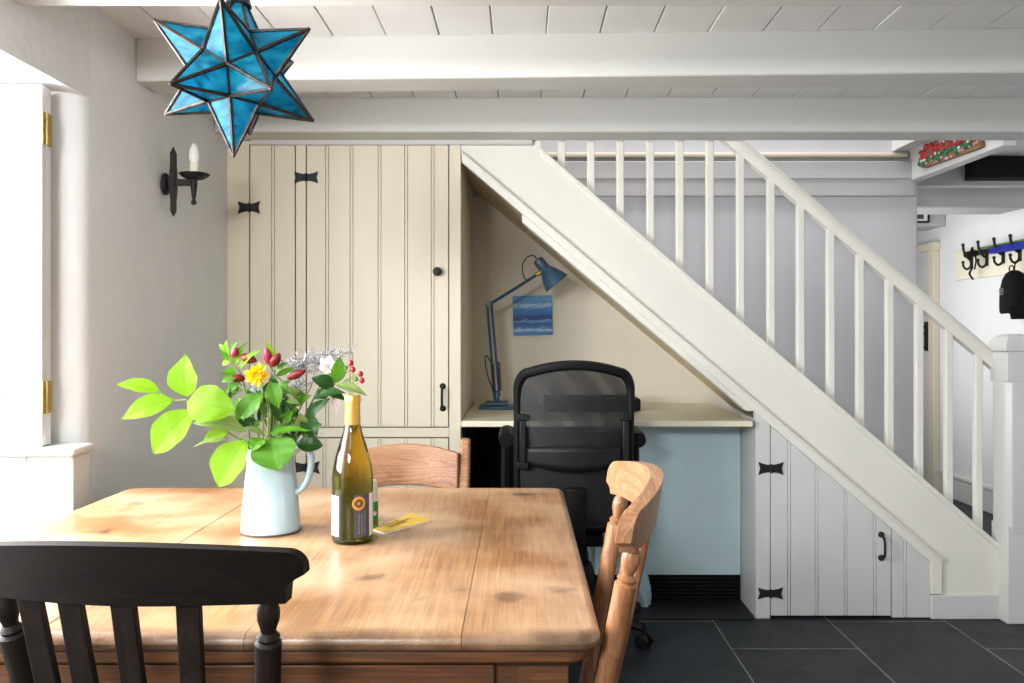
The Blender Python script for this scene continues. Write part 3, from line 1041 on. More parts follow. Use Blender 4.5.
MB().lathe([(0.028, 0.10), (0.028, 0.26), (0.016, 0.261), (0.016, 0.38)], (0, 0, 0)).lathe([(0.05, 0.06), (0.05, 0.12), (0.03, 0.13)], (0, 0, 0)).build('gas_lift', M['blackg'], oc)
for k in range(5):
    a = R(35 + 72 * k)
    c_, s_ = cos(a), sin(a)
    leg = MB().tube([(0.03 * c_, 0.03 * s_, 0.105), (0.18 * c_, 0.18 * s_, 0.095), (0.335 * c_, 0.335 * s_, 0.075)], [0.03, 0.024, 0.018], 8).build('base_leg', M['black'], oc)
    w_ = MB()
    for q in (-1, 1):
        w_.lathe([(0.02, 0), (0.028, 0.003), (0.028, 0.014), (0.02, 0.017)], (0.335 * c_ - s_ * 0.012 * q, 0.335 * s_ + c_ * 0.012 * q, 0.0285), (-s_ * q, c_ * q, 0), 16)
    w_.tube([(0.335 * c_, 0.335 * s_, 0.03), (0.335 * c_, 0.335 * s_, 0.075)], 0.012, 8)
    w_.build('caster', M['blackg'], leg)

# pale bag tucked beside the chair
def bagfn(a, c):
    th = a * 2 * pi
    r = (0.045 + 0.010 * sin(th * 5 + c * 7)) * (1 - 0.55 * c ** 2)
    return Vector((r * cos(th) * 1.0, r * sin(th) * 0.7, c * 0.20))


bg = MB().grid(bagfn, 28, 8).build('carrier_bag', M['bag'], smooth=60)
bg.location = (0.515, 3.70, 0.008)
tag(bg, 'crumpled pale blue plastic bag on the floor beside the office chair', 'bag')

# things on the desk --------------------------------------------------
LD = 4.10
lp = thing('desk_lamp', 'blue jointed desk lamp standing at the left end of the desk', 'lamp', (X(497, LD), LD, 0.827))
P = lambda px, py, d=LD: at(px, py, d)
bs = MB()
bc = lp.location
bs.box(bc.x - 0.085, bc.x + 0.085, bc.y - 0.08, bc.y + 0.08, 0.827, 0.843)
bs.box(bc.x - 0.055, bc.x + 0.055, bc.y - 0.055, bc.y + 0.055, 0.843, 0.862)
bs.lathe([(0.014, 0), (0.012, 0.04), (0.009, 0.05)], (bc.x, bc.y, 0.862), (0, 0, 1), 12)
bs.build('base', M['lampblue'], lp, bevel=0.006, world=True)
e1, e2 = P(487.2, 304), P(491.5, 304)
MB().tube([P(495, 398), e1], 0.0065, 8).build('lower_arm', M['lampblue'], lp, world=True)
MB().tube([P(499.5, 396), e2], 0.0065, 8).build('lower_arm', M['lampblue'], lp, world=True)
sp_ = MB()
for (a, b2) in ((P(494.0, 392), P(492.2, 364)), (P(500, 390), P(498.3, 362))):
    pts = [a.lerp(b2, i / 70) + Vector((0.010 * cos(i * 1.25), 0.010 * sin(i * 1.25), 0)) for i in range(71)]
    sp_.tube(pts, 0.002, 4)
sp_.build('spring', M['steel'], lp, world=True)
MB().tube([P(486, 306), P(492.5, 302.5), P(516, 288), P(537, 274.5)], 0.0075, 8).lathe([(0.012, -0.014), (0.012, 0.014)], P(488.5, 304.5), (0, 1, 0), 12).build('upper_arm', M['lampblue'], lp, world=True)
ax_o, ax_e = P(537, 259), P(557, 283.5)
axv = (ax_e - ax_o)
L_ = axv.length
pr = [(0.012, 0), (0.024, 0.004), (0.027, 0.02), (0.027, L_ * 0.42), (0.033, L_ * 0.46), (0.043, L_ * 0.60), (0.056, L_ * 0.80), (0.067, L_), (0.064, L_), (0.052, L_ * 0.80), (0.036, L_ * 0.58), (0.022, L_ * 0.45)]
shd = MB().lathe(pr, ax_o, axv, 28).build('shade', M['lampblue'], lp, world=True, smooth=45)
MB().lathe([(0.011, -0.012), (0.011, 0.02)], P(538.5, 273.5), (0.8, -0.1, 0.5), 12).build('shade_pivot', M['brass'], lp, world=True)
MB().tube(spline([P(527, 281), P(523.5, 276), P(522.5, 265), P(527, 257.5), P(533, 255.5), P(538, 260)]), 0.0028, 6).build('cord', M['black'], lp, world=True)
MB().tube(spline([P(493, 366), P(487, 356), P(485.2, 360), P(487.5, 375), P(492.5, 389), P(494, 399)]), 0.0028, 6).build('cord', M['black'], lp, world=True)

pt = thing('painting', 'small square blue seascape painting on the nook wall', 'painting', (X(532.5, BY), BY - 0.012, Z(315, BY)))
MB().box(-0.101, 0.101, -0.02, 0.0, -0.104, 0.1).build('canvas', M['sea'], pt, bevel=0.002)
pt.rotation_euler = (0, R(-1.2), 0)

bxd = thing('flat_box', 'flat black electronic box lying on the desk behind the office chair', 'electronic box', (X(591, 4.0), 4.02, 0.827))
MB().box(-0.22, 0.22, -0.12, 0.13, 0.006, 0.062).build('casing', M['black'], bxd, bevel=0.006)
MB().box(-0.20, 0.20, -0.123, -0.118, 0.020, 0.044).build('front_strip', M['blackg'], bxd, bevel=0.002)
for fx in (-0.185, 0.185):
    for fy in (-0.085, 0.095):
        MB().box(fx - 0.015, fx + 0.015, fy - 0.015, fy + 0.015, 0, 0.007).build('foot', M['black'], bxd)

pw = thing('power_adapter', 'black power adapter with trailing cable hanging below the desk', 'cable', at(484, 437, 4.36))
MB().box(-0.025, 0.025, -0.03, 0.022, -0.045, 0.045).build('adapter', M['blackg'], pw, bevel=0.006)
MB().tube(spline([Vector((0, -0.02, -0.04)), Vector((0.04, -0.03, -0.18)), Vector((0.03, -0.03, -0.33)), Vector((-0.06, -0.03, -0.42))]), 0.005, 6).build('cable', M['blackg'], pw)

# ------------------------------------------------------------------ dining table
TZ = 0.762
TX0, TX1, TY0, TY1 = -1.10, 0.118, 1.225, 2.385
tb = thing('dining_table', 'worn honey pine farmhouse dining table with rounded corners', 'table', ((TX0 + TX1) / 2, (TY0 + TY1) / 2, 0))


def rrect(x0, x1, y0, y1, r, which=(1, 1, 1, 1)):
    pts = []
    for (cx, cy, a0, on) in ((x1 - r, y0 + r, -90, which[0]), (x1 - r, y1 - r, 0, which[1]), (x0 + r, y1 - r, 90, which[2]), (x0 + r, y0 + r, 180, which[3])):
        if on:
            pts += [(cx + r * cos(R(a0 + 15 * i)), cy + r * sin(R(a0 + 15 * i))) for i in range(7)]
        else:
            pts.append({-90: (x1, y0), 0: (x1, y1), 90: (x0, y1), 180: (x0, y0)}[a0])
    return pts


t = MB()
seams = [TX0, -0.706, -0.40, -0.086, TX1]
for i in range(4):
    a, e = seams[i] + (0, 0.0014, 0.0004, 0.0005)[i], seams[i + 1] - (0.0014, 0.0004, 0.0005, 0)[i]
    if i == 0:
        poly = rrect(a, e, TY0, TY1, 0.035, (0, 0, 1, 1))
    elif i == 3:
        poly = rrect(a, e, TY0, TY1, 0.04, (1, 1, 0, 0))
    else:
        poly = [(a, TY0), (e, TY0), (e, TY1), (a, TY1)]
    t.prism(poly, TZ - 0.028, TZ, 'z')
top = t.build('tabletop', M['pine'], tb, world=True, smooth=40)
# roll the outer edges only: bevel weights on the outline
bvm = top.modifiers.new('bevel', 'BEVEL')
bvm.width, bvm.segments, bvm.limit_method = 0.014, 4, 'WEIGHT'
me = top.data
bw = me.attributes.new('bevel_weight_edge', 'FLOAT', 'EDGE')
ox, oy = tb.location.x, tb.location.y
for ed in me.edges:
    p, q = [me.vertices[i].co for i in ed.vertices]
    onseam = any(abs(p.x + ox - sx_) < 0.002 and abs(q.x + ox - sx_) < 0.002 for sx_ in seams[1:-1])
    horiz = abs(p.z - q.z) < 1e-5
    bw.data[ed.index].value = 1.0 if (horiz and not onseam) else 0.0
inset = 0.018
t = MB().prism(rrect(TX0 + inset, TX1 - inset, TY0 + inset, TY1 - inset, 0.035), TZ - 0.05, TZ - 0.028, 'z')
t.build('edge_moulding', M['pineend'], tb, bevel=0.005, seg=3, world=True)
ins = 0.05
t = MB()
z0, z1 = 0.60, TZ - 0.05
t.box(TX0 + ins, TX1 - ins, TY0 + ins, TY0 + ins + 0.02, z0, z1)
t.box(TX0 + ins, TX1 - ins, TY1 - ins - 0.02, TY1 - ins, z0, z1)
t.box(TX0 + ins, TX0 + ins + 0.02, TY0 + ins, TY1 - ins, z0, z1)
t.box(TX1 - ins - 0.02, TX1 - ins, TY0 + ins, TY1 - ins, z0, z1)
t.build('apron', M['pineend'], tb, bevel=0.002, world=True)
dw = MB().box(-0.82, -0.04, TY0 + ins - 0.012, TY0 + ins + 0.01, z0 + 0.012, z1 - 0.008).build('drawer', M['pineend'], tb, bevel=0.003, world=True)
MB().lathe([(0.01, 0), (0.01, 0.012), (0.02, 0.02), (0.018, 0.03), (0.003, 0.034)], (-0.43, TY0 + ins - 0.012, 0.655), (0, -1, 0), 16).build('knob', M['pineend'], dw, world=True)
for xx in (TX0 + 0.085, TX1 - 0.085):
    for yy in (TY0 + 0.085, TY1 - 0.085):
        b = MB().box(xx - 0.038, xx + 0.038, yy - 0.038, yy + 0.038, 0.54, z1)
        b.lathe([(0.02, 0), (0.026, 0.02), (0.022, 0.06), (0.030, 0.30), (0.036, 0.42), (0.024, 0.46), (0.036, 0.49), (0.036, 0.545)], (xx, yy, 0), (0, 0, 1), 20)
        b.build('leg', M['pineend'], tb, bevel=0.002, world=True)


# ------------------------------------------------------------------ dining chairs
def farm_chair(label, loc, rz, mz, mx, slats, HW=0.217, zo=0.0, foot=0.145, rs=0.8, droop=0.020, notch=0.022):
    c = thing('dining_chair', label, 'chair', loc, rz, 'dining chairs round the table')
    ZR = 0.845 + zo

    def rail_xy(u, zz):
        return Vector((u * HW, -0.237 - 0.058 * (1 - u * u) - 0.16 * (zz - ZR), zz))

    def zt(u):
        a = abs(u)
        q = max(0, (a - 0.91) / 0.09)
        return ZR + 0.080 - droop * a ** 2 - 0.022 * (1 - math.sqrt(max(0, 1 - q * q)))

    def zb(u):
        a = abs(u)
        lo = ZR + 0.002 - 0.010 * min(a, 0.9) ** 3
        if a > 0.90:
            return lo + notch * min(1, (a - 0.90) / 0.012) + 0.014 * max(0, (a - 0.912) / 0.088) ** 0.6
        return lo
    us = [-1 + i / 20 for i in range(41)]
    us = sorted(set([round(q, 4) for q in us] + [s_ * q for s_ in (-1, 1) for q in (0.905, 0.912, 0.92, 0.935, 0.965, 0.98, 0.99, 0.996)]))
    vs, fs = [], []
    nz = 5
    for u in us:
        for side in (-1, 1):
            for j in range(nz):
                zz = zb(u) + (zt(u) - zb(u)) * j / (nz - 1)
                p = rail_xy(u, zz)
                vs.append(p + Vector((0, side * 0.012, 0)))
    m = 2 * nz
    for i in range(len(us) - 1):
        for j in range(nz - 1):
            a = i * m + j
            fs.append((a, a + 1, a + m + 1, a + m))
            a += nz
            fs.append((a, a + m, a + m + 1, a + 1))
        a = i * m
        fs.append((a, a + m, a + m + nz, a + nz))
        a = i * m + nz - 1
        fs.append((a, a + nz, a + nz + m, a + m))
    for i in (0, len(us) - 1):
        for j in range(nz - 1):
            a = i * m + j
            fs.append((a, a + nz, a + nz + 1, a + 1))
    r = MB().add(vs, fs)
    r.build('top_rail', mx, c, bevel=0.005, seg=3, smooth=50)
    for sx in (-1, 1):
        p0, p1 = Vector((sx * foot, -0.175, 0.455)), rail_xy(sx * 0.80, ZR)
        L = (p1 - p0).length
        prof = [(0.014, 0), (0.017, 0.05), (0.020, 0.2), (0.021, L - 0.085), (0.0215, L - 0.062), (0.016, L - 0.058), (0.019, L - 0.053), (0.012, L - 0.046), (0.0135, L - 0.040),
                (0.0175, L - 0.030), (0.0185, L - 0.021), (0.0175, L - 0.012), (0.012, L - 0.004), (0.011, L + 0.01)]
        prof = [(r_ * rs, h_) for r_, h_ in prof]
        MB().lathe(prof, p0, p1 - p0, 18).build('back_post', mz, c)
    for u in slats:
        p0, p1 = Vector((u * 0.76 * HW, -0.178 - 0.01 * (1 - u * u), 0.455)), rail_xy(u, ZR + 0.005)
        hw_ = 0.0155
        b = MB()
        pts = [p0.lerp(p1, i / 8) + Vector((0, -0.006 * sin(pi * i / 8), 0)) for i in range(9)]
        vs2, fs2 = [], []
        for i, p in enumerate(pts):
            vs2 += [p + Vector((-hw_, -0.006, 0)), p + Vector((hw_, -0.006, 0)), p + Vector((hw_, 0.006, 0)), p + Vector((-hw_, 0.006, 0))]
        for i in range(8):
            for k in range(4):
                fs2.append((i * 4 + k, i * 4 + (k + 1) % 4, i * 4 + 4 + (k + 1) % 4, i * 4 + 4 + k))
        fs2 += [(3, 2, 1, 0), (32, 33, 34, 35)]
        b.add(vs2, fs2).build('back_slat', mz, c, bevel=0.002)
    seat_and_legs(c, mz, mx)
    return c


def seat_and_legs(c, mz, mx):
    def sfn(a, e):
        u, v = a * 2 - 1, e * 2 - 1
        wx = 0.205 - 0.02 * max(0, -v)
        k = max(abs(u), abs(v))
        rr = math.sqrt(u * u + v * v) or 1
        sq = (k / rr) ** 0.25
        return Vector((u * wx * sq, v * 0.20 * sq, 0.455 - 0.012 * (1 - min(1, u * u + v * v)) - 0.004 * (1 if k > .95 else 0)))
    s = MB().grid(sfn, 16, 16).build('seat', mx, c, smooth=50)
    so_ = s.modifiers.new('s', 'SOLIDIFY')
    so_.thickness = 0.034
    so_.offset = -1
    fl, bl = [], []
    for sx in (-1, 1):
        for sy in (-1, 1):
            p0 = Vector((sx * 0.19, sy * 0.19 - (0.03 if sy < 0 else 0), 0))
            p1 = Vector((sx * 0.145, sy * 0.14, 0.43))
            (fl if sy > 0 else bl).append((p0, p1))
            L = (p1 - p0).length
            MB().lathe([(0.013, 0), (0.016, 0.03), (0.013, 0.05), (0.018, 0.12), (0.015, 0.14), (0.021, 0.24), (0.015, 0.32), (0.018, 0.34), (0.014, L)], p0, p1 - p0, 14).build('leg', mz, c)
    for i in (0, 1):
        a, e = fl[i][0].lerp(fl[i][1], 0.36), bl[i][0].lerp(bl[i][1], 0.36)
        MB().tube([a, a.lerp(e, 0.5), e], [0.008, 0.012, 0.008], 10).build('stretcher', mz, c)
    a = fl[0][0].lerp(fl[0][1], 0.36).lerp(bl[0][0].lerp(bl[0][1], 0.36), 0.5)
    e = fl[1][0].lerp(fl[1][1], 0.36).lerp(bl[1][0].lerp(bl[1][1], 0.36), 0.5)
    MB().tube([a, a.lerp(e, 0.5), e], [0.008, 0.012, 0.008], 10).build('stretcher', mz, c)


farm_chair('dark slat-back dining chair seen from behind at the near end of the table', (-0.484, 1.365, 0), R(-4.5), M['darkz'], M['darkx'], (-0.58, -0.294, 0.03, 0.39), HW=0.225, zo=0.010)
farm_chair('honey pine slat-back dining chair on the right side of the table', (-0.072, 1.505, 0), R(85.7), M['chair'], M['chairx'], (-0.5, -0.17, 0.17, 0.5), HW=0.255, zo=0.032, foot=0.17, droop=0.024, notch=0.006)


def ladder_chair(label, loc, rz):
    c = thing('dining_chair', label, 'chair', loc, rz, 'dining chairs round the table')
    mz, mx = M['elm'], M['elm']
    for sx in (-1, 1):
        pts = spline([(sx * 0.175, -0.175, 0.44), (sx * 0.18, -0.20, 0.60), (sx * 0.185, -0.235, 0.75), (sx * 0.187, -0.26, 0.862)], 5)
        b = MB()
        vs, fs = [], []
        for i, p in enumerate(pts):
            k = 0.020 - 0.004 * i / len(pts)
            vs += [p + Vector((-k, -0.015, 0)), p + Vector((k, -0.015, 0)), p + Vector((k, 0.015, 0)), p + Vector((-k, 0.015, 0))]
        n_ = len(pts)
        for i in range(n_ - 1):
            for k in range(4):
                fs.append((i * 4 + k, i * 4 + (k + 1) % 4, i * 4 + 4 + (k + 1) % 4, i * 4 + 4 + k))
        fs += [(3, 2, 1, 0), tuple(4 * (n_ - 1) + k for k in range(4))]
        b.add(vs, fs).build('back_post', mz, c, bevel=0.009, seg=3)
    for (zm, h, arch) in ((0.70, 0.118, 0.026), (0.55, 0.06, 0.02)):
        def sfn(a, e):
            u = a * 2 - 1
            zz = zm + arch * 0.55 * (1 - u * u) + e * (h + arch * 0.35 * (1 - u * u))
            return Vector((u * 0.172, -0.19 - (zz - 0.55) * 0.17 - 0.045 * (1 - u * u), zz))
        s = MB().grid(sfn, 18, 5).build('back_slat', mx, c, smooth=60)
        so_ = s.modifiers.new('s', 'SOLIDIFY')
        so_.thickness = 0.016
        bv_ = s.modifiers.new('b', 'BEVEL')
        bv_.width, bv_.segments, bv_.limit_method = 0.004, 2, 'ANGLE'
    seat_and_legs(c, M['elm'], M['elm'])


ladder_chair('worn reddish ladder-back dining chair at the far side of the table', (-0.362, 2.42, 0), R(180))

# ------------------------------------------------------------------ jug of flowers
FD = 1.875
jg = thing('enamel_jug', 'pale blue enamel jug holding the flowers on the table', 'jug', (-0.548, FD - 0.012, TZ))
pr = [(0.060, 0.0), (0.0635, 0.003), (0.0635, 0.008), (0.060, 0.06), (0.055, 0.11), (0.0505, 0.150), (0.0495, 0.175), (0.052, 0.181), (0.050, 0.183), (0.047, 0.176), (0.048, 0.150), (0.053, 0.10), (0.058, 0.012), (0.002, 0.010)]
b = MB().lathe(pr, (0, 0, 0), (0, 0, 1), 48)
for i, v_ in enumerate(b.v):             # pinch a pouring lip on the left
    if v_.z > 0.150 and v_.x < -0.02:
        k = (v_.z - 0.150) / 0.033 * max(0, 1 - abs(v_.y) / 0.03)
        v_.x -= 0.016 * k
b.build('jug_body', M['jug'], jg, smooth=50)
hpts = spline([(0.046, 0, 0.168), (0.062, 0, 0.182), (0.083, 0, 0.176), (0.088, 0, 0.150), (0.081, 0, 0.115), (0.067, 0, 0.092), (0.054, 0, 0.085)], 6)
MB().tube(hpts, 0.0075, 10, flat=1.6).build('jug_handle', M['jug'], jg, smooth=60)
MB().tube([(0.0625 * cos(i * pi / 24), 0.0625 * sin(i * pi / 24), 0.003) for i in range(48)], 0.0022, 6, closed=True).build('base_rim', M['charcoal'], jg)

MOUTH = Vector((-0.552, FD, TZ + 0.165))
ROOT = Vector((-0.552, FD, TZ + 0.03))


def G(px, py, dd=0.0):
    return at(px, py, FD + dd)


def stemcurve(end, spread=(0, 0), bow=0.0):
    m_ = MOUTH + Vector((spread[0], spread[1], 0.0))
    r_ = ROOT + Vector((-spread[0] * 0.5, -spread[1] * 0.5, 0))
    mid = m_.lerp(end, 0.55) + Vector((0, 0, bow))
    return spline([r_, m_, mid, end], 6)


def plant(name, label, cat, group=None):
    return thing(name, label, cat, tuple(MOUTH), 0, group)


def stem(pl, end, spread=(0, 0), r=0.0022, m='stem', bow=0.01, via=None):
    pts = stemcurve(Vector(end), spread, bow)
    MB().tube(pts, r, 6).build('stem', M[m], pl, world=True)
    return pts


def leafcoord(o, nu, nv):
    at_ = o.data.attributes.new('leaf_coord', 'FLOAT_VECTOR', 'POINT')
    k = 0
    for i in range(nu + 1):
        for j in range(nv + 1):
            at_.data[k].vector = (i / nu, (j / nv - 0.5) * 2, 0)
            k += 1
    return o


def lf(pl, base, tip, wpx, m, dd=(0, 0), n=(0, -1, 0.2), **kw):
    b, t_ = G(base[0], base[1], dd[0]), G(tip[0], tip[1], dd[1])
    o = MB().leaf(b, t_, wpx * FD / F, n, **kw).build('leaf', M[m], pl, world=True, smooth=60)
    return leafcoord(o, kw.get('nu', 14), kw.get('nv', 8))


def twiglet(pl, *pts, r=0.0016, m='stem'):
    MB().tube(spline([G(*p) for p in pts], 5), r, 6).build('twig', M[m], pl, world=True)


# bright sprig reaching left
p = plant('leafy_sprig', 'sprig of large lime green leaves reaching out to the left of the jug', 'foliage')
stem(p, G(186, 399, -0.04), (-0.035, -0.005), 0.0025, bow=0.0)
twiglet(p, (188, 399.5, -0.04), (172.7, 399.6, -0.04), (158, 391, -0.04))
lf(p, (160, 391), (115.5, 384.5), 17, 'leafb', (-0.04, -0.06), (0, -0.8, 0.7), arch=0.1)
lf(p, (173, 399.5), (121, 419.5), 23, 'leafb', (-0.045, -0.07), (0.1, -1, 0.5))
lf(p, (187, 397), (186, 353.5), 33, 'leafb', (-0.04, -0.04), (-0.2, -1, 0.1), wide=0.4)
lf(p, (187, 402), (236, 411), 37, 'leafb', (-0.06, -0.09), (0.1, -1, 0.35), wide=0.5, arch=0.15)
lf(p, (193, 410), (153.5, 454), 35, 'leafb', (-0.05, -0.08), (-0.2, -1, 0.2), wide=0.5)
p = plant('leafy_sprig', 'low sprig of drooping lime and olive leaves over the left lip of the jug', 'foliage')
stem(p, G(238, 440, -0.055), (-0.03, -0.02), 0.0025, bow=0.012)
lf(p, (246, 431), (191, 423.5), 20, 'leafo', (-0.05, -0.08), (0, -0.7, 0.9), arch=0.12)
lf(p, (246, 440), (219, 487.5), 38, 'leafb', (-0.06, -0.085), (-0.35, -1, 0.15), wide=0.5)
lf(p, (228, 432), (203, 440), 14, 'leafb', (-0.03, -0.02), (0, -1, 0.2))
lf(p, (228, 440), (191, 448), 6, 'leafo', (-0.06, -0.09), (0, -0.5, 1))
twiglet(p, (238, 440, -0.055), (242, 435, -0.05), (246, 431, -0.05))
p = plant('leafy_sprig', 'sprig of broad mid green leaves hanging over the front of the jug', 'foliage')
stem(p, G(268, 436, -0.06), (0.0, -0.04), 0.0025, bow=0.02)
lf(p, (272, 437), (279, 471), 44, 'leafm', (-0.055, -0.085), (0.05, -1, 0.3), wide=0.45, fold=0.15)
lf(p, (263, 394), (240, 419), 22, 'leafm', (-0.05, -0.06), (-0.4, -1, 0.2), wide=0.5)
lf(p, (271.6, 382), (279, 409), 16, 'leafm', (-0.05, -0.06), (0.2, -1, 0))
lf(p, (268, 434), (311, 431), 11, 'leafm', (-0.06, -0.07), (0, -0.5, 1), arch=0.08)
lf(p, (262, 438), (252, 452), 18, 'leafm', (-0.06, -0.085), (-0.3, -1, 0.2))
lf(p, (266, 436), (240, 428), 10, 'leafo', (-0.06, -0.075), (0, -0.5, 1))
twiglet(p, (268, 436, -0.06), (268, 410, -0.05), (266, 392, -0.05), (271, 382, -0.05))
p = plant('leafy_sprig', 'sprig of dark green leaves on the right side of the jug', 'foliage')
stem(p, G(306, 418, -0.01), (0.03, -0.01), 0.0022, bow=0.0)
lf(p, (296, 444), (323, 446), 17, 'leafd', (-0.02, -0.02), (0.1, -1, 0.5), wide=0.5)
lf(p, (305, 416), (316, 440), 18, 'leafd', (-0.02, -0.04), (0.4, -1, 0.1))
lf(p, (306, 416), (331, 398), 11, 'leafd', (-0.01, -0.02), (0.2, -1, 0.4))
lf(p, (300, 425), (285, 398), 12, 'leafd', (0.0, 0.01), (-0.2, -1, 0.2))
lf(p, (296, 436), (280, 450), 18, 'leafd', (-0.04, -0.05), (0, -1, 0.3))
lf(p, (302, 430), (322, 424), 11, 'leafd', (0.02, 0.03), (0.1, -1, 0.5))

p = plant('leafy_sprig', 'sprig of small mixed green leaves filling the centre of the bunch', 'foliage')
stem(p, G(278, 392, 0.0), (0.005, 0.0), 0.0022, bow=0.0)
rl = random.Random(21)
for i in range(46):
    bx_, by_ = rl.uniform(238, 302), rl.uniform(392, 438)
    an = rl.uniform(-1.2, 1.2)
    ln = rl.uniform(14, 26)
    lf(p, (bx_, by_), (bx_ + ln * sin(an), by_ - ln * cos(an) * 0.8), rl.uniform(7, 13), rl.choice(['leafd', 'leafm', 'leafm', 'leafo']), (rl.uniform(-0.03, 0.03), rl.uniform(-0.06, 0.04)),
       (rl.uniform(-0.6, 0.6), -1, rl.uniform(0, 0.8)))
for i in range(9):
    bx_ = 262 + i * 4
    twiglet(p, (270 + rl.uniform(-8, 8), 446, 0.0), (bx_, 420, rl.uniform(-0.03, 0.02)), (bx_ + rl.uniform(-10, 10), 392, rl.uniform(-0.03, 0.02)), r=0.0013)

# berry sprig
p = plant('berry_sprig', 'sprig of dark leaves and red berries leaning right towards the bottle', 'foliage')
stem(p, G(335, 384, -0.01), (0.035, 0.01), 0.0022, 'twig', bow=0.0)
lf(p, (334, 386), (311, 378), 15, 'leafd', (-0.01, -0.03), (-0.1, -1, 0.4))
lf(p, (330, 392), (313, 399), 12, 'leafd', (-0.01, -0.02), (-0.1, -1, 0.5))
lf(p, (336, 383), (340, 356), 15, 'leafm', (-0.01, -0.01), (0.4, -1, 0.1))
lf(p, (336, 385), (367.5, 396), 11, 'leafo', (-0.015, -0.03), (0, -0.7, 0.8))
lf(p, (318, 395), (346, 393), 11, 'leafd', (-0.02, -0.03), (0, -0.8, 0.7))
lf(p, (326, 392), (347, 401), 9, 'leafd', (-0.01, -0.02), (0, -0.8, 0.7))
lf(p, (335, 384), (328, 366), 9, 'leafm', (0.0, 0.01), (-0.3, -1, 0.1))
for (px, py, tx, ty) in ((351, 363, 342, 376), (353, 369.5, 342, 377), (360.5, 374, 344, 381), (362, 380.5, 345, 382), (356, 379, 343, 382), (346, 368, 340, 378)):
    twiglet(p, (tx, ty, -0.01), ((tx + px) / 2, (ty + py) / 2 - 1.5, -0.012), (px, py, -0.015), r=0.001)
for (px, py) in ((351, 363), (353, 369.5), (360.5, 374), (362, 380.5)):
    MB().ball(G(px, py, -0.015), 0.0062, 12, (0.95, 0.95, 1.1)).build('berry', M['berry'], p, world=True)
for (px, py) in ((356, 379), (346, 368)):
    MB().ball(G(px, py, -0.015), 0.0048, 10, (0.9, 0.9, 1.15)).build('berry', M['leafm'], p, world=True)


def bud(pl, base, tip, wpx, m, dd=-0.03):
    b, t_ = G(base[0], base[1], dd), G(tip[0], tip[1], dd - 0.01)
    L = (t_ - b).length
    r_ = wpx * FD / F / 2
    MB().lathe([(r_ * q, L * h) for q, h in ((0.25, 0), (0.7, 0.12), (1, 0.35), (0.92, 0.6), (0.6, 0.82), (0.25, 0.96), (0.02, 1))], b, t_ - b, 10).build('bud', M[m], pl, world=True)


# lily stem at the left
p = plant('lily_stem', 'lily stem with maroon buds and narrow leaves, upper left of the bunch', 'flower')
stem(p, G(240, 372, -0.02), (-0.012, -0.01), 0.0022, bow=0.0)
twiglet(p, (240, 372, -0.02), (232, 362, -0.02), (229, 352, -0.02))
twiglet(p, (242, 385, -0.03), (234, 381, -0.03))
twiglet(p, (238, 368, -0.02), (243, 360, -0.025))
bud(p, (233, 357), (236.5, 347.5), 7, 'budpink')
bud(p, (241, 356), (257, 361.5), 10, 'bud')
bud(p, (245, 378.5), (229, 378), 8.5, 'bud')
for (b_, t_, w_, m) in (((229, 360), (221, 350), 6, 'leafm'), ((229, 356), (226.5, 339), 7, 'leafb'), ((231, 352), (238, 340), 5, 'leafm'), ((230, 362), (222, 364), 6, 'leafb'),
                        ((234, 366), (243, 347), 7, 'leafb'), ((236, 372), (220, 373), 8, 'leafm'), ((238, 376), (221, 383), 9, 'leafm'), ((240, 382), (224, 394), 8, 'leafm'),
                        ((240, 368), (258, 350), 7, 'leafb'), ((245, 364), (262, 349), 6, 'leafb'), ((238, 386), (228, 400), 8, 'leafd'), ((242, 392), (226, 388), 8, 'leafo'),
                        ((232, 358), (248, 341), 5, 'leafm'), ((228, 352), (219, 344), 5, 'leafb'), ((244, 396), (250, 416), 8, 'leafd'), ((246, 398), (236, 424), 10, 'leafm')):
    lf(p, b_, t_, w_, m, (-0.02 + random.uniform(-0.02, 0.01), -0.025 + random.uniform(-0.03, 0.02)), (random.uniform(-0.5, 0.5), -1, random.uniform(0, 0.8)))
# lily stem in the middle
p = plant('lily_stem', 'lily stem with upright maroon buds in the middle of the bunch', 'flower')
stem(p, G(274, 372, -0.015), (0.0, -0.01), 0.0022, bow=0.0)
twiglet(p, (274, 374, -0.015), (283, 381, -0.02), (288, 378, -0.025))
twiglet(p, (274, 372, -0.015), (270, 366, -0.02), (268, 362, -0.025))
bud(p, (269, 364), (266.5, 347.5), 9, 'budpink')
bud(p, (271, 366), (280, 353.5), 10.5, 'bud')
bud(p, (287.5, 378), (306, 370.5), 9, 'bud')
for (b_, t_, w_, m) in (((274, 366), (266, 341), 8, 'leafb'), ((276, 372), (289, 362), 7, 'leafm'), ((276, 376), (296, 367), 6, 'leafm'), ((272, 374), (280, 392), 10, 'leafd'),
                        ((276, 384), (294, 394), 9, 'leafm'), ((274, 390), (290, 408), 9, 'leafd'), ((272, 398), (282, 424), 11, 'leafd'), ((270, 402), (258, 424), 11, 'leafd'),
                        ((276, 380), (262, 392), 8, 'leafd'), ((284, 396), (300, 404), 8, 'leafo'), ((278, 405), (298, 420), 10, 'leafd')):
    lf(p, b_, t_, w_, m, (-0.015 + random.uniform(-0.02, 0.02), -0.02 + random.uniform(-0.03, 0.03)), (random.uniform(-0.5, 0.5), -1, random.uniform(0, 0.8)))
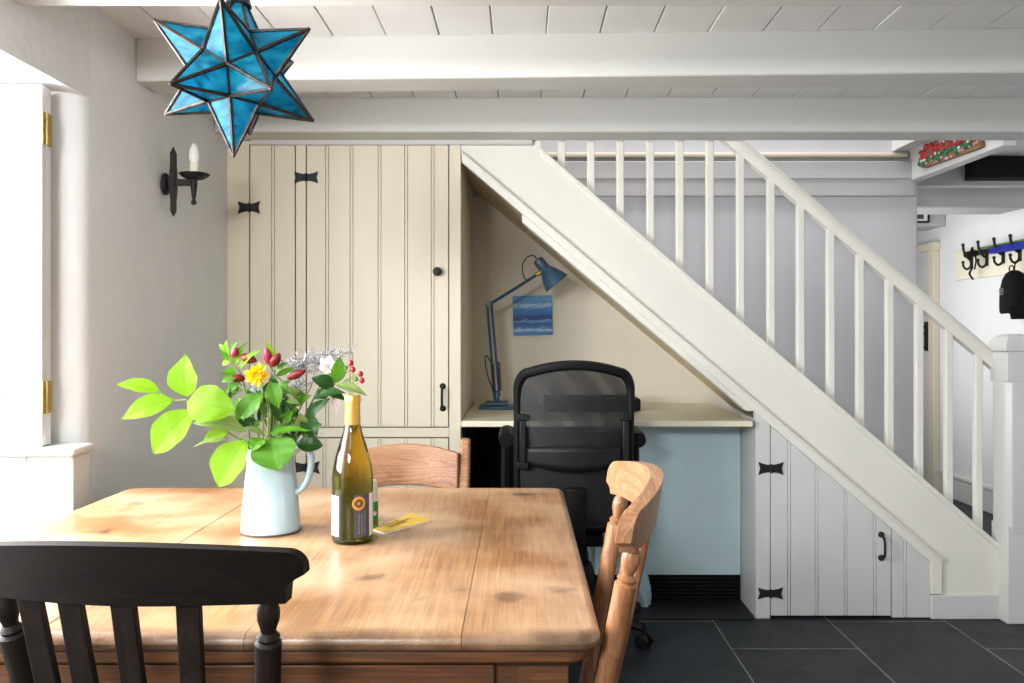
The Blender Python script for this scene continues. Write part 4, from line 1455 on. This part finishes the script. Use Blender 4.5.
# yellow flower
p = plant('yellow_flower', 'single yellow flower with ragged petals near the middle of the bunch', 'flower')
fc = G(258.5, 374.5, -0.06)
stem(p, fc + Vector((0.0, 0.025, -0.005)), (-0.008, -0.02), 0.0022, bow=0.0)
for ring, (cnt, rad, lift) in enumerate(((9, 0.027, 0.008), (8, 0.020, 0.015), (6, 0.012, 0.020))):
    for k in range(cnt):
        a = 2 * pi * (k + 0.37 * ring) / cnt + random.uniform(-0.15, 0.15)
        rr = rad * random.uniform(0.85, 1.15)
        o_ = Vector((cos(a), -0.0, sin(a)))
        MB().leaf(fc + o_ * 0.002, fc + o_ * rr + Vector((0, -lift, 0)), 0.012, Vector((0, -1, 0)) + o_ * 0.3, fold=0.5, arch=0.15, nu=6, nv=4, wide=0.6).build('petal', M['petaly'], p, world=True)
MB().ball(fc + Vector((0, -0.008, 0)), 0.006, 10).build('flower_centre', M['orange'], p, world=True)
# pale flower
p = plant('pale_flower', 'white and pink flower partly hidden among the leaves at the right', 'flower')
fc = G(329, 367, 0.01)
stem(p, fc, (0.03, 0.02), 0.002, bow=0.0)
for k in range(6):
    a = 2 * pi * k / 6 + 0.3
    o_ = Vector((cos(a), 0, sin(a)))
    MB().leaf(fc, fc + o_ * 0.022 + Vector((0, -0.012, 0.006)), 0.017, Vector((0, -1, 0)) + o_ * 0.4, fold=0.3, wide=0.55, nu=6).build('petal', M['petalw'], p, world=True)
for (b_, t_) in (((333, 400), (337, 416)), ((336, 399), (339, 409)), ((332, 398), (333, 410))):
    MB().leaf(G(*b_, 0.0), G(*t_, 0.0), 0.012, (0.3, -1, 0), nu=6).build('petal', M['petalw'], p, world=True)
twiglet(p, (326, 385, 0.01), (331, 394, 0.005), (334, 400, 0.0))


# grey sea lavender
def lavender(label, tips, root_px, sd):
    rnd = random.Random(sd)
    p = plant('sea_lavender', label, 'flower', 'sea lavender sprigs')
    stem(p, G(*root_px), (0.012, 0.015), 0.0016, 'twig', bow=0.0)
    tw, fl = MB(), MB()
    rp = G(*root_px)
    for (px, py, dd) in tips:
        e = G(px, py, dd)
        mid = rp.lerp(e, 0.5) + Vector((0, 0, 0.006))
        pts = spline([rp, mid, e], 6)
        tw.tube(pts, 0.0009, 5)
        for i in range(26):
            t_ = 0.4 + 0.6 * rnd.random()
            q = pts[int(t_ * (len(pts) - 1))]
            d_ = Vector((rnd.uniform(-1, 1), rnd.uniform(-1, 1), rnd.uniform(-0.3, 1.2))).normalized()
            e2_ = q + d_ * rnd.uniform(0.005, 0.016)
            tw.tube([q, e2_], 0.0006, 4)
            fl.tube([e2_, e2_ + d_ * 0.003, e2_ + d_ * 0.0075], [0.0009, 0.0017, 0.0004], 5)
    tw.build('twig', M['statice'], p, world=True)
    o = fl.build('florets', M['statice'], p, world=True)
    o['kind'] = 'stuff'


lavender('wispy grey sea lavender sprig rising behind the middle of the bunch', [(288, 362, 0.04), (299, 357, 0.05), (308, 352.5, 0.04), (312, 358, 0.05), (296, 366, 0.03), (303, 364, 0.06)], (294, 388, 0.03), 3)
lavender('wispy grey sea lavender sprig leaning out to the upper right', [(322, 353, 0.04), (332, 350, 0.05), (343, 351, 0.04), (353, 348.5, 0.05), (318, 358, 0.05), (337, 356, 0.06)], (312, 384, 0.03), 5)
lavender('wispy grey sea lavender low among the green leaves', [(284, 384, -0.02), (297, 386, -0.02), (304, 382, 0.0), (290, 396, -0.03), (301, 394, -0.02)], (292, 412, -0.01), 8)
lavender('wispy grey sea lavender sprig behind the yellow flower', [(246, 370, 0.02), (240, 384, 0.03), (254, 388, 0.02), (264, 392, 0.0), (252, 400, 0.0)], (262, 414, 0.0), 11)

# ------------------------------------------------------------------ wine bottle
wb = thing('wine_bottle', 'olive glass white wine bottle with gold foil neck on the table', 'bottle', (-0.351, 1.772, TZ))
bp_ = [(0.030, 0.0), (0.0405, 0.002), (0.0425, 0.008), (0.0425, 0.135), (0.0405, 0.152), (0.035, 0.178), (0.027, 0.205), (0.0195, 0.228), (0.0160, 0.245), (0.0150, 0.26), (0.0145, 0.300), (0.002, 0.301)]
MB().lathe(bp_, (0, 0, 0), (0, 0, 1), 48).build('bottle_glass', M['bottle'], wb, smooth=60)
MB().lathe([(0.0163, 0.243), (0.0158, 0.262), (0.0155, 0.288), (0.0168, 0.289), (0.0168, 0.303), (0.0155, 0.305), (0.001, 0.305)], (0, 0, 0), (0, 0, 1), 32).build('foil_capsule', M['gold'], wb, smooth=40)


def wrap(a0, a1, z0, z1, r, nseg=16):
    """patch on the bottle; angle 0 faces the camera, + to the right"""
    return MB().grid(lambda u, v: Vector((r * sin(R(a0 + (a1 - a0) * u)), -r * cos(R(a0 + (a1 - a0) * u)), z0 + (z1 - z0) * v)), nseg, 1)


wrap(-100, -29, 0.018, 0.100, 0.0430).build('front_label', M['paper'], wb, smooth=60)
MB().add(*(lambda g: (g.v, g.f))(wrap(-60, -32, 0.070, 0.073, 0.0432))).build('label_line', M['greymark'], wb)
wrap(15, 62, 0.016, 0.104, 0.0430).build('back_label', M['charcoal'], wb, smooth=60)
wrap(62, 84, 0.016, 0.104, 0.0430).build('label_edge', M['paper'], wb, smooth=60)
lab = MB()
rnd = random.Random(2)
for i in range(3):
    z = 0.024
    while z < 0.066:
        h = rnd.uniform(0.0015, 0.005)
        a = 26 + i * 9
        g = wrap(a, a + 4.5, z, z + h, 0.0432, 2)
        lab.add(g.v, g.f)
        z += h + 0.0018
lab.build('label_print', M['greymark'], wb)


def seal(r_out, m, rr, nm, r_in=0.0):
    vs, fs = [], []
    for k in range(28):
        a = 2 * pi * k / 28
        for q in (r_in, r_out):
            th = R(28) + q * cos(a) / rr
            vs.append((rr * sin(th), -rr * cos(th), 0.086 + q * sin(a)))
    for k in range(28):
        j = (k + 1) % 28
        fs.append((2 * k, 2 * k + 1, 2 * j + 1, 2 * j))
    MB().add(vs, fs).build(nm, M[m], wb)


seal(0.0140, 'orange', 0.0434, 'round_seal')
seal(0.0090, 'ink', 0.0436, 'seal_mark', 0.003)

# small green and white tube, yellow booklet
tu = thing('glue_stick', 'small green and white tube standing behind the wine bottle', 'tube', (-0.332, 1.893, TZ))
MB().lathe([(0.0135, 0), (0.0142, 0.001), (0.0142, 0.058), (0.013, 0.06)], (0, 0, 0), (0, 0, 1), 24).build('tube_body', M['green'], tu)
MB().lathe([(0.0125, 0.058), (0.0128, 0.060), (0.0122, 0.102), (0.0105, 0.106), (0.001, 0.1065)], (0, 0, 0), (0, 0, 1), 24).build('cap', M['whiteplas'], tu)
for (a, z, r_, m) in ((38, 0.034, 0.005, 'paper'), (38, 0.013, 0.004, 'red')):
    vs = [(0.0144 * sin(R(a)), -0.0144 * cos(R(a)), z)]
    vs += [(0.0144 * sin(R(a) + r_ * cos(k * pi / 6) / 0.0144), -0.0144 * cos(R(a) + r_ * cos(k * pi / 6) / 0.0144), z + r_ * sin(k * pi / 6)) for k in range(12)]
    MB().add(vs, [(0, 1 + k, 1 + (k + 1) % 12) for k in range(12)]).build('tube_mark', M[m], tu)


def onT(px, py, z=TZ):
    d = (CAMZ - z) * F / (py - CY)
    return Vector(((px - CX) * d / F, d, z))


q = [onT(372.5, 530.5), onT(384.5, 534.5), onT(432, 521.5), onT(411.5, 514.5)]
ctr = sum(q, Vector()) / 4
bk = thing('ticket_booklet', 'small yellow printed booklet lying on the table beside the bottle', 'booklet', tuple(ctr))
MB().prism([(v_.x, v_.y) for v_ in q], TZ + 0.0002, TZ + 0.003, 'z').build('pages', M['paper'], bk, world=True)
MB().prism([(v_.x, v_.y) for v_ in q], TZ + 0.003, TZ + 0.0042, 'z').build('cover', M['yellow'], bk, world=True)


def bil(u, v, z):
    return q[0].lerp(q[3], u).lerp(q[1].lerp(q[2], u), v) * 1.0 + Vector((0, 0, z))


pr_ = MB()
rnd = random.Random(4)
for (u0, u1, v0, v1) in ((0.22, 0.62, 0.40, 0.60), (0.45, 0.75, 0.30, 0.42), (0.30, 0.42, 0.12, 0.22), (0.46, 0.56, 0.10, 0.22)):
    u = u0
    while u < u1:
        du = rnd.uniform(0.015, 0.04)
        a, b2, c2, d2_ = bil(u, v0, 0.0046), bil(u + du, v0 + 0.03, 0.0046), bil(u + du, v1, 0.0046), bil(u, v1 - 0.04, 0.0046)
        pr_.add([a, b2, c2, d2_], [(0, 1, 2, 3)])
        u += du + 0.012
pr_.build('cover_print', M['ink'], bk, world=True)

# ------------------------------------------------------------------ star pendant
SQ = Quaternion((-2.43378386e-02, 3.37157115e-01, -6.52429349e-01, -6.78283639e-01)).normalized()
SR, SV = 0.1713, 0.495
SCN = Vector((-0.5692, 1.70, 1.7177))
sp0 = thing('star_pendant', 'blue stained glass star pendant lamp hanging from the ceiling', 'pendant lamp', tuple(SCN))
phi = (1 + 5 ** 0.5) / 2
V12 = []
for a in (-1, 1):
    for b_ in (-phi, phi):
        V12 += [Vector((0, a, b_)), Vector((a, b_, 0)), Vector((b_, 0, a))]
V12 = [(SQ @ v_.normalized()) for v_ in V12]
edge = min((V12[0] - v_).length for v_ in V12[1:]) * 1.05
tri = [(i, j, k) for i in range(12) for j in range(i + 1, 12) for k in range(j + 1, 12) if (V12[i] - V12[j]).length < edge and (V12[j] - V12[k]).length < edge and (V12[i] - V12[k]).length < edge]
val = {t_: (V12[t_[0]] + V12[t_[1]] + V12[t_[2]]).normalized() * SR * SV for t_ in tri}
done_valley = set()
toptip = max(range(12), key=lambda i: V12[i].z)
for i in range(12):
    ring = [t_ for t_ in tri if i in t_]
    ax = V12[i]
    u = ax.orthogonal().normalized()
    w2 = ax.cross(u)
    ring.sort(key=lambda t_: math.atan2(val[t_].dot(w2), val[t_].dot(u)))
    tip = ax * SR
    base = [val[t_] for t_ in ring]
    if i == toptip:
        tipc = [b_.lerp(tip, 0.86) for b_ in base]
        g = MB()
        for k in range(5):
            g.add([base[k], base[(k + 1) % 5], tipc[(k + 1) % 5], tipc[k]], [(0, 1, 2, 3)])
    else:
        g = MB().add(base + [tip], [(k, (k + 1) % 5, 5) for k in range(5)])
    sp_o = g.build('star_point', M['star'], sp0, smooth=0)
    fr_ = MB()
    for k in range(5):
        e = base[k].lerp(tip, 0.86 if i == toptip else 0.995)
        fr_.tube([base[k], e], [0.0044, 0.0034], 6)
        key = tuple(sorted((ring[k], ring[(k + 1) % 5])))
        if key not in done_valley:
            done_valley.add(key)
            fr_.tube([base[k], base[(k + 1) % 5]], 0.0038, 6)
    if i != toptip:
        fr_.ball(tip * 0.992, 0.0044, 8)
    fr_.build('lead_came', M['steel'], sp_o)
tt = V12[toptip] * SR
MB().lathe([(0.026, -0.022), (0.02, 0.0), (0.008, 0.006), (0.006, 0.02)], tt * 0.93, V12[toptip], 14).build('cap', M['steel'], sp0)
chn = MB()
zt_ = CZ - SCN.z - 0.005
zz = tt.z + 0.0
kk = 0
while zz < zt_ - 0.03:
    c0 = Vector((tt.x, tt.y, zz + 0.014))
    ori = Vector((1, 0, 0)) if kk % 2 else Vector((0, 1, 0))
    chn.tube([c0 + ori * 0.006 * cos(R(30 * i)) + Vector((0, 0, 0.014 * sin(R(30 * i)))) for i in range(12)], 0.0018, 5, closed=True)
    zz += 0.023
    kk += 1
chn.build('chain', M['steel'], sp0)
MB().lathe([(0.045, 0), (0.043, -0.012), (0.02, -0.028), (0.006, -0.036)], (tt.x, tt.y, CZ - SCN.z), (0, 0, 1), 20).build('ceiling_rose', M['steel'], sp0)

# ------------------------------------------------------------------ wall sconce
SY = 2.92
sc = thing('wall_sconce', 'black iron candle wall light with frosted bulb on the left wall', 'wall lamp', (WX + 0.006, SY - 0.01, Z(180, SY) - 0.010))
b = MB().lathe([(0.038, 0), (0.038, 0.006), (0.032, 0.012), (0.012, 0.014)], (0, 0, 0), (1, 0, 0), 20)
b.v = [Vector((v_.x, v_.y * 0.8, v_.z * 1.0 - 0.006)) for v_ in b.v]
b.build('back_plate', M['iron'], sc)
sx_ = 0.030
b = MB()
vs = []
for (z, wd) in ((-0.118, 0.001), (-0.098, 0.010), (-0.06, 0.010), (-0.03, 0.013), (0.03, 0.013), (0.06, 0.011), (0.098, 0.011), (0.122, 0.001)):
    vs += [(sx_ - wd * 0.7, -wd, z), (sx_ + wd * 0.7, -wd, z), (sx_ + wd * 0.7, wd, z), (sx_ - wd * 0.7, wd, z)]
fs = [(i * 4 + k, i * 4 + (k + 1) % 4, i * 4 + 4 + (k + 1) % 4, i * 4 + 4 + k) for i in range(7) for k in range(4)] + [(3, 2, 1, 0), (28, 29, 30, 31)]
b.add(vs, fs).build('spear', M['iron'], sc, smooth=20)
MB().box(0.0, 0.100, -0.009, 0.009, -0.012, 0.010).build('arm', M['iron'], sc, bevel=0.002)
MB().lathe([(0.001, -0.078), (0.009, -0.074), (0.0095, -0.066), (0.005, -0.060), (0.007, -0.05), (0.0115, -0.012), (0.0115, 0.012)], (0.100, 0, 0), (0, 0, 1), 14).build('drop_finial', M['iron'], sc)
MB().lathe([(0.012, 0.008), (0.030, 0.012), (0.046, 0.022), (0.051, 0.029), (0.049, 0.030), (0.028, 0.018), (0.001, 0.016)], (0.102, 0, 0), (0, 0, 1), 24).build('drip_pan', M['iron'], sc, smooth=60)
MB().lathe([(0.0165, 0.016), (0.0165, 0.066), (0.014, 0.067)], (0.102, 0, 0), (0, 0, 1), 16).build('candle_sleeve', M['sleeve'], sc)
MB().lathe([(0.0135, 0.065), (0.0175, 0.080), (0.0185, 0.092), (0.017, 0.106), (0.0125, 0.122), (0.006, 0.132), (0.001, 0.134)], (0.102, 0, 0), (0, 0, 1), 16).build('bulb', M['bulb'], sc, smooth=60)

# ------------------------------------------------------------------ window shutter folded against the reveal
ws = thing('window_shutter', 'white folded wooden shutter with brass hinges in the window recess', 'shutter', (-1.27, 2.28, 0.893))
for (x1, y0) in ((-1.2685, 2.250), (-1.2695, 2.2745)):
    b = MB().box(-1.735, x1, y0, y0 + 0.023, 0.894, 1.853)
    o = b.build('leaf_panel', M['stairgrey'], ws, bevel=0.003, world=True)
    m2 = MB()
    if y0 < 2.27:
        m2.box(-1.735, x1 - 0.10, y0 - 0.006, y0, 1.0, 1.33).box(-1.735, x1 - 0.10, y0 - 0.006, y0, 1.44, 1.74)
        m2.build('raised_panel', M['stairgrey'], o, bevel=0.004, world=True)
for py in (130, 397):
    zc = Z(py, 2.28)
    b = MB().box(-1.2690, -1.2665, 2.252, 2.296, zc - 0.043, zc + 0.043)
    b.tube([(-1.265, 2.2695, zc - 0.043), (-1.265, 2.2695, zc + 0.043)], 0.0045, 10)
    for k in (-1, 1):
        for j in (-1, 1):
            b.lathe([(0.004, 0), (0.003, 0.002)], (-1.2665, 2.2695 + j * 0.0105, zc + k * 0.026), (1, 0, 0), 8)
    b.build('hinge', M['brass'], ws, world=True, bevel=0.0008)

# ------------------------------------------------------------------ hall: coat rack and what hangs on it
cr_ = thing('coat_rack', 'cream board of black double coat hooks on the hall wall', 'coat rack', (RX, 5.5, 1.66))
MB().box(RX - 0.022, RX - 0.001, 4.7, 6.03, 1.558, 1.765).build('board', M['sleeve'], cr_, bevel=0.004, world=True)
HY = (5.80, 5.61, 5.42, 5.24, 5.05, 4.87)
for y in HY:
    b = MB()
    xw = RX - 0.022
    b.tube(spline([(xw - 0.004, y, 1.69), (xw - 0.025, y, 1.695), (xw - 0.055, y, 1.74), (xw - 0.062, y, 1.785)]), 0.009, 8)
    b.ball((xw - 0.062, y, 1.787), 0.0115, 10)
    b.tube(spline([(xw - 0.004, y, 1.67), (xw - 0.012, y, 1.635), (xw - 0.038, y, 1.622), (xw - 0.058, y, 1.64), (xw - 0.062, y, 1.665)]), 0.008, 8)
    b.ball((xw - 0.062, y, 1.668), 0.011, 10)
    b.box(xw - 0.007, xw, y - 0.016, y + 0.016, 1.63, 1.72)
    b.build('hook', M['iron'], cr_, world=True, bevel=0.002)
um = thing('umbrella', 'furled blue umbrella with black handle lying across the coat hooks', 'umbrella', (RX - 0.05, 5.4, 1.73))
ux, uz = RX - 0.052, 1.722
MB().tube(spline([(ux, 5.82, uz), (ux, 5.74, uz), (ux, 5.6, uz), (ux, 5.5, uz)], 4), [0.022] * 6 + [0.018] * 7, 10).build('handle', M['black'], um, world=True)
b = MB().grid(lambda a, c: Vector((ux + (0.022 + 0.006 * sin(a * 10 * pi)) * cos(a * 2 * pi), 5.5 - c * 0.72, uz + (0.022 + 0.006 * sin(a * 10 * pi)) * sin(a * 2 * pi))), 40, 4)
b.build('canopy', M['blue'], um, world=True, smooth=60)
MB().tube([(ux - 0.006, 5.62, uz + 0.026), (ux, 5.3, uz + 0.03), (ux, 4.8, uz + 0.03)], 0.007, 8).build('edging', M['lime'], um, world=True)
ls = thing('strap', 'black strap hanging from the second coat hook', 'strap', (RX - 0.08, 5.68, 1.66))
MB().tube(spline([(-0.004, 0.0, 0.10), (-0.012, 0.02, 0.03), (-0.004, 0.0, -0.03), (-0.012, 0.02, -0.075), (-0.002, -0.005, -0.115)]), 0.012, 8, flat=0.5).tube(
    spline([(-0.004, 0.0, 0.10), (0.004, -0.03, 0.02), (0.0, -0.02, -0.05)]), 0.010, 8, flat=0.5).build('webbing', M['black'], ls)
cp = thing('baseball_cap', 'black baseball cap hanging from a coat hook by its strap', 'cap', (RX - 0.105, 5.16, 1.445))


CAPP = [(0.088, -0.13), (0.090, -0.10), (0.089, -0.04), (0.084, 0.02), (0.072, 0.07), (0.052, 0.105), (0.025, 0.122), (0.002, 0.125)]
cw = MB().lathe(CAPP, (0, 0, 0), (0, 0, 1), 32)
cw.v = [Vector((v_.x * 0.85, v_.y * 1.05, v_.z + 0.012 * cos(3 * math.atan2(v_.y, v_.x)) * (v_.z < -0.09))) for v_ in cw.v]
cw.build('crown', M['blackfab'], cp, smooth=60)
b = MB().grid(lambda a, c: Vector(((2 * a - 1) * 0.075, -0.07 - c * 0.055 * (1 - 0.6 * (2 * a - 1) ** 2), -0.10 - c * 0.075)), 12, 4).build('brim', M['blackfab'], cp, smooth=60)
so_ = b.modifiers.new('s', 'SOLIDIFY')
so_.thickness = 0.004
MB().tube(spline([(0.0, 0.0, 0.12), (0.005, 0.0, 0.16), (0.03, 0.0, 0.20)]), 0.004, 6).tube([Vector((0.0, 0.025 * cos(R(30 * i)) + 0.03, 0.135 + 0.02 * sin(R(30 * i)))) for i in range(12)], 0.004, 6, closed=True).build('strap', M['blackfab'], cp)
b = MB()
for (z0_, z1_, y0_, y1_) in ((0.012, 0.016, 0.012, 0.05), (-0.016, -0.012, 0.012, 0.05), (-0.012, 0.012, 0.012, 0.016), (-0.012, 0.012, 0.046, 0.05), (-0.004, 0.004, 0.020, 0.042), (-0.026, -0.022, 0.012, 0.05)):
    b.box(-0.0815, -0.074, y0_ - 0.03, y1_ - 0.03, z0_, z1_)
b.build('badge', M['greymark'], cp)

pf = thing('picture_frame', 'small black framed photograph high on the hall beam', 'picture', (2.91, 6.19, 2.04))
MB().box(-0.16, 0.06, -0.012, 0.008, -0.052, -0.040).box(-0.16, 0.06, -0.012, 0.008, 0.07, 0.082).box(0.048, 0.06, -0.012, 0.008, -0.05, 0.08).box(-0.16, -0.148, -0.012, 0.008, -0.05, 0.08).build('frame', M['black'], pf, bevel=0.002)
MB().box(-0.15, 0.05, -0.004, 0.006, -0.045, 0.075).build('mount', M['paper'], pf)
MB().box(-0.12, 0.02, -0.006, -0.003, -0.025, 0.06).build('photograph', M['charcoal'], pf)

# painted ornament fixed on the trimmer board
og = thing('festive_ornament', 'red, green and white ornament fixed to the white trimmer board', 'ornament', (2.012, 3.95, 2.05))
b = MB().prism([(3.68, 2.0), (3.70, 1.995), (4.20, 2.005), (4.25, 2.02), (4.26, 2.06), (4.23, 2.10), (4.1, 2.118), (3.70, 2.10)], 1.992, 2.012, 'x')
b.build('backing_board', M['brown'], og, bevel=0.003, world=True)
rnd = random.Random(9)
for nm, m, cnt, zr, r0 in (('red_cluster', 'red', 46, (2.055, 2.105), 0.016), ('green_cluster', 'hgreen', 30, (2.02, 2.06), 0.015), ('white_dots', 'paper', 16, (2.03, 2.10), 0.010), ('pink_cluster', 'pink', 20, (2.005, 2.03), 0.010)):
    b = MB()
    for i in range(cnt):
        y = 3.70 + 0.54 * (i + rnd.random()) / cnt
        b.ball((1.990, y, rnd.uniform(*zr)), r0 * rnd.uniform(0.7, 1.2), 8, (0.7, 1.1, 0.9))
    b.build(nm, M[m], og, world=True)
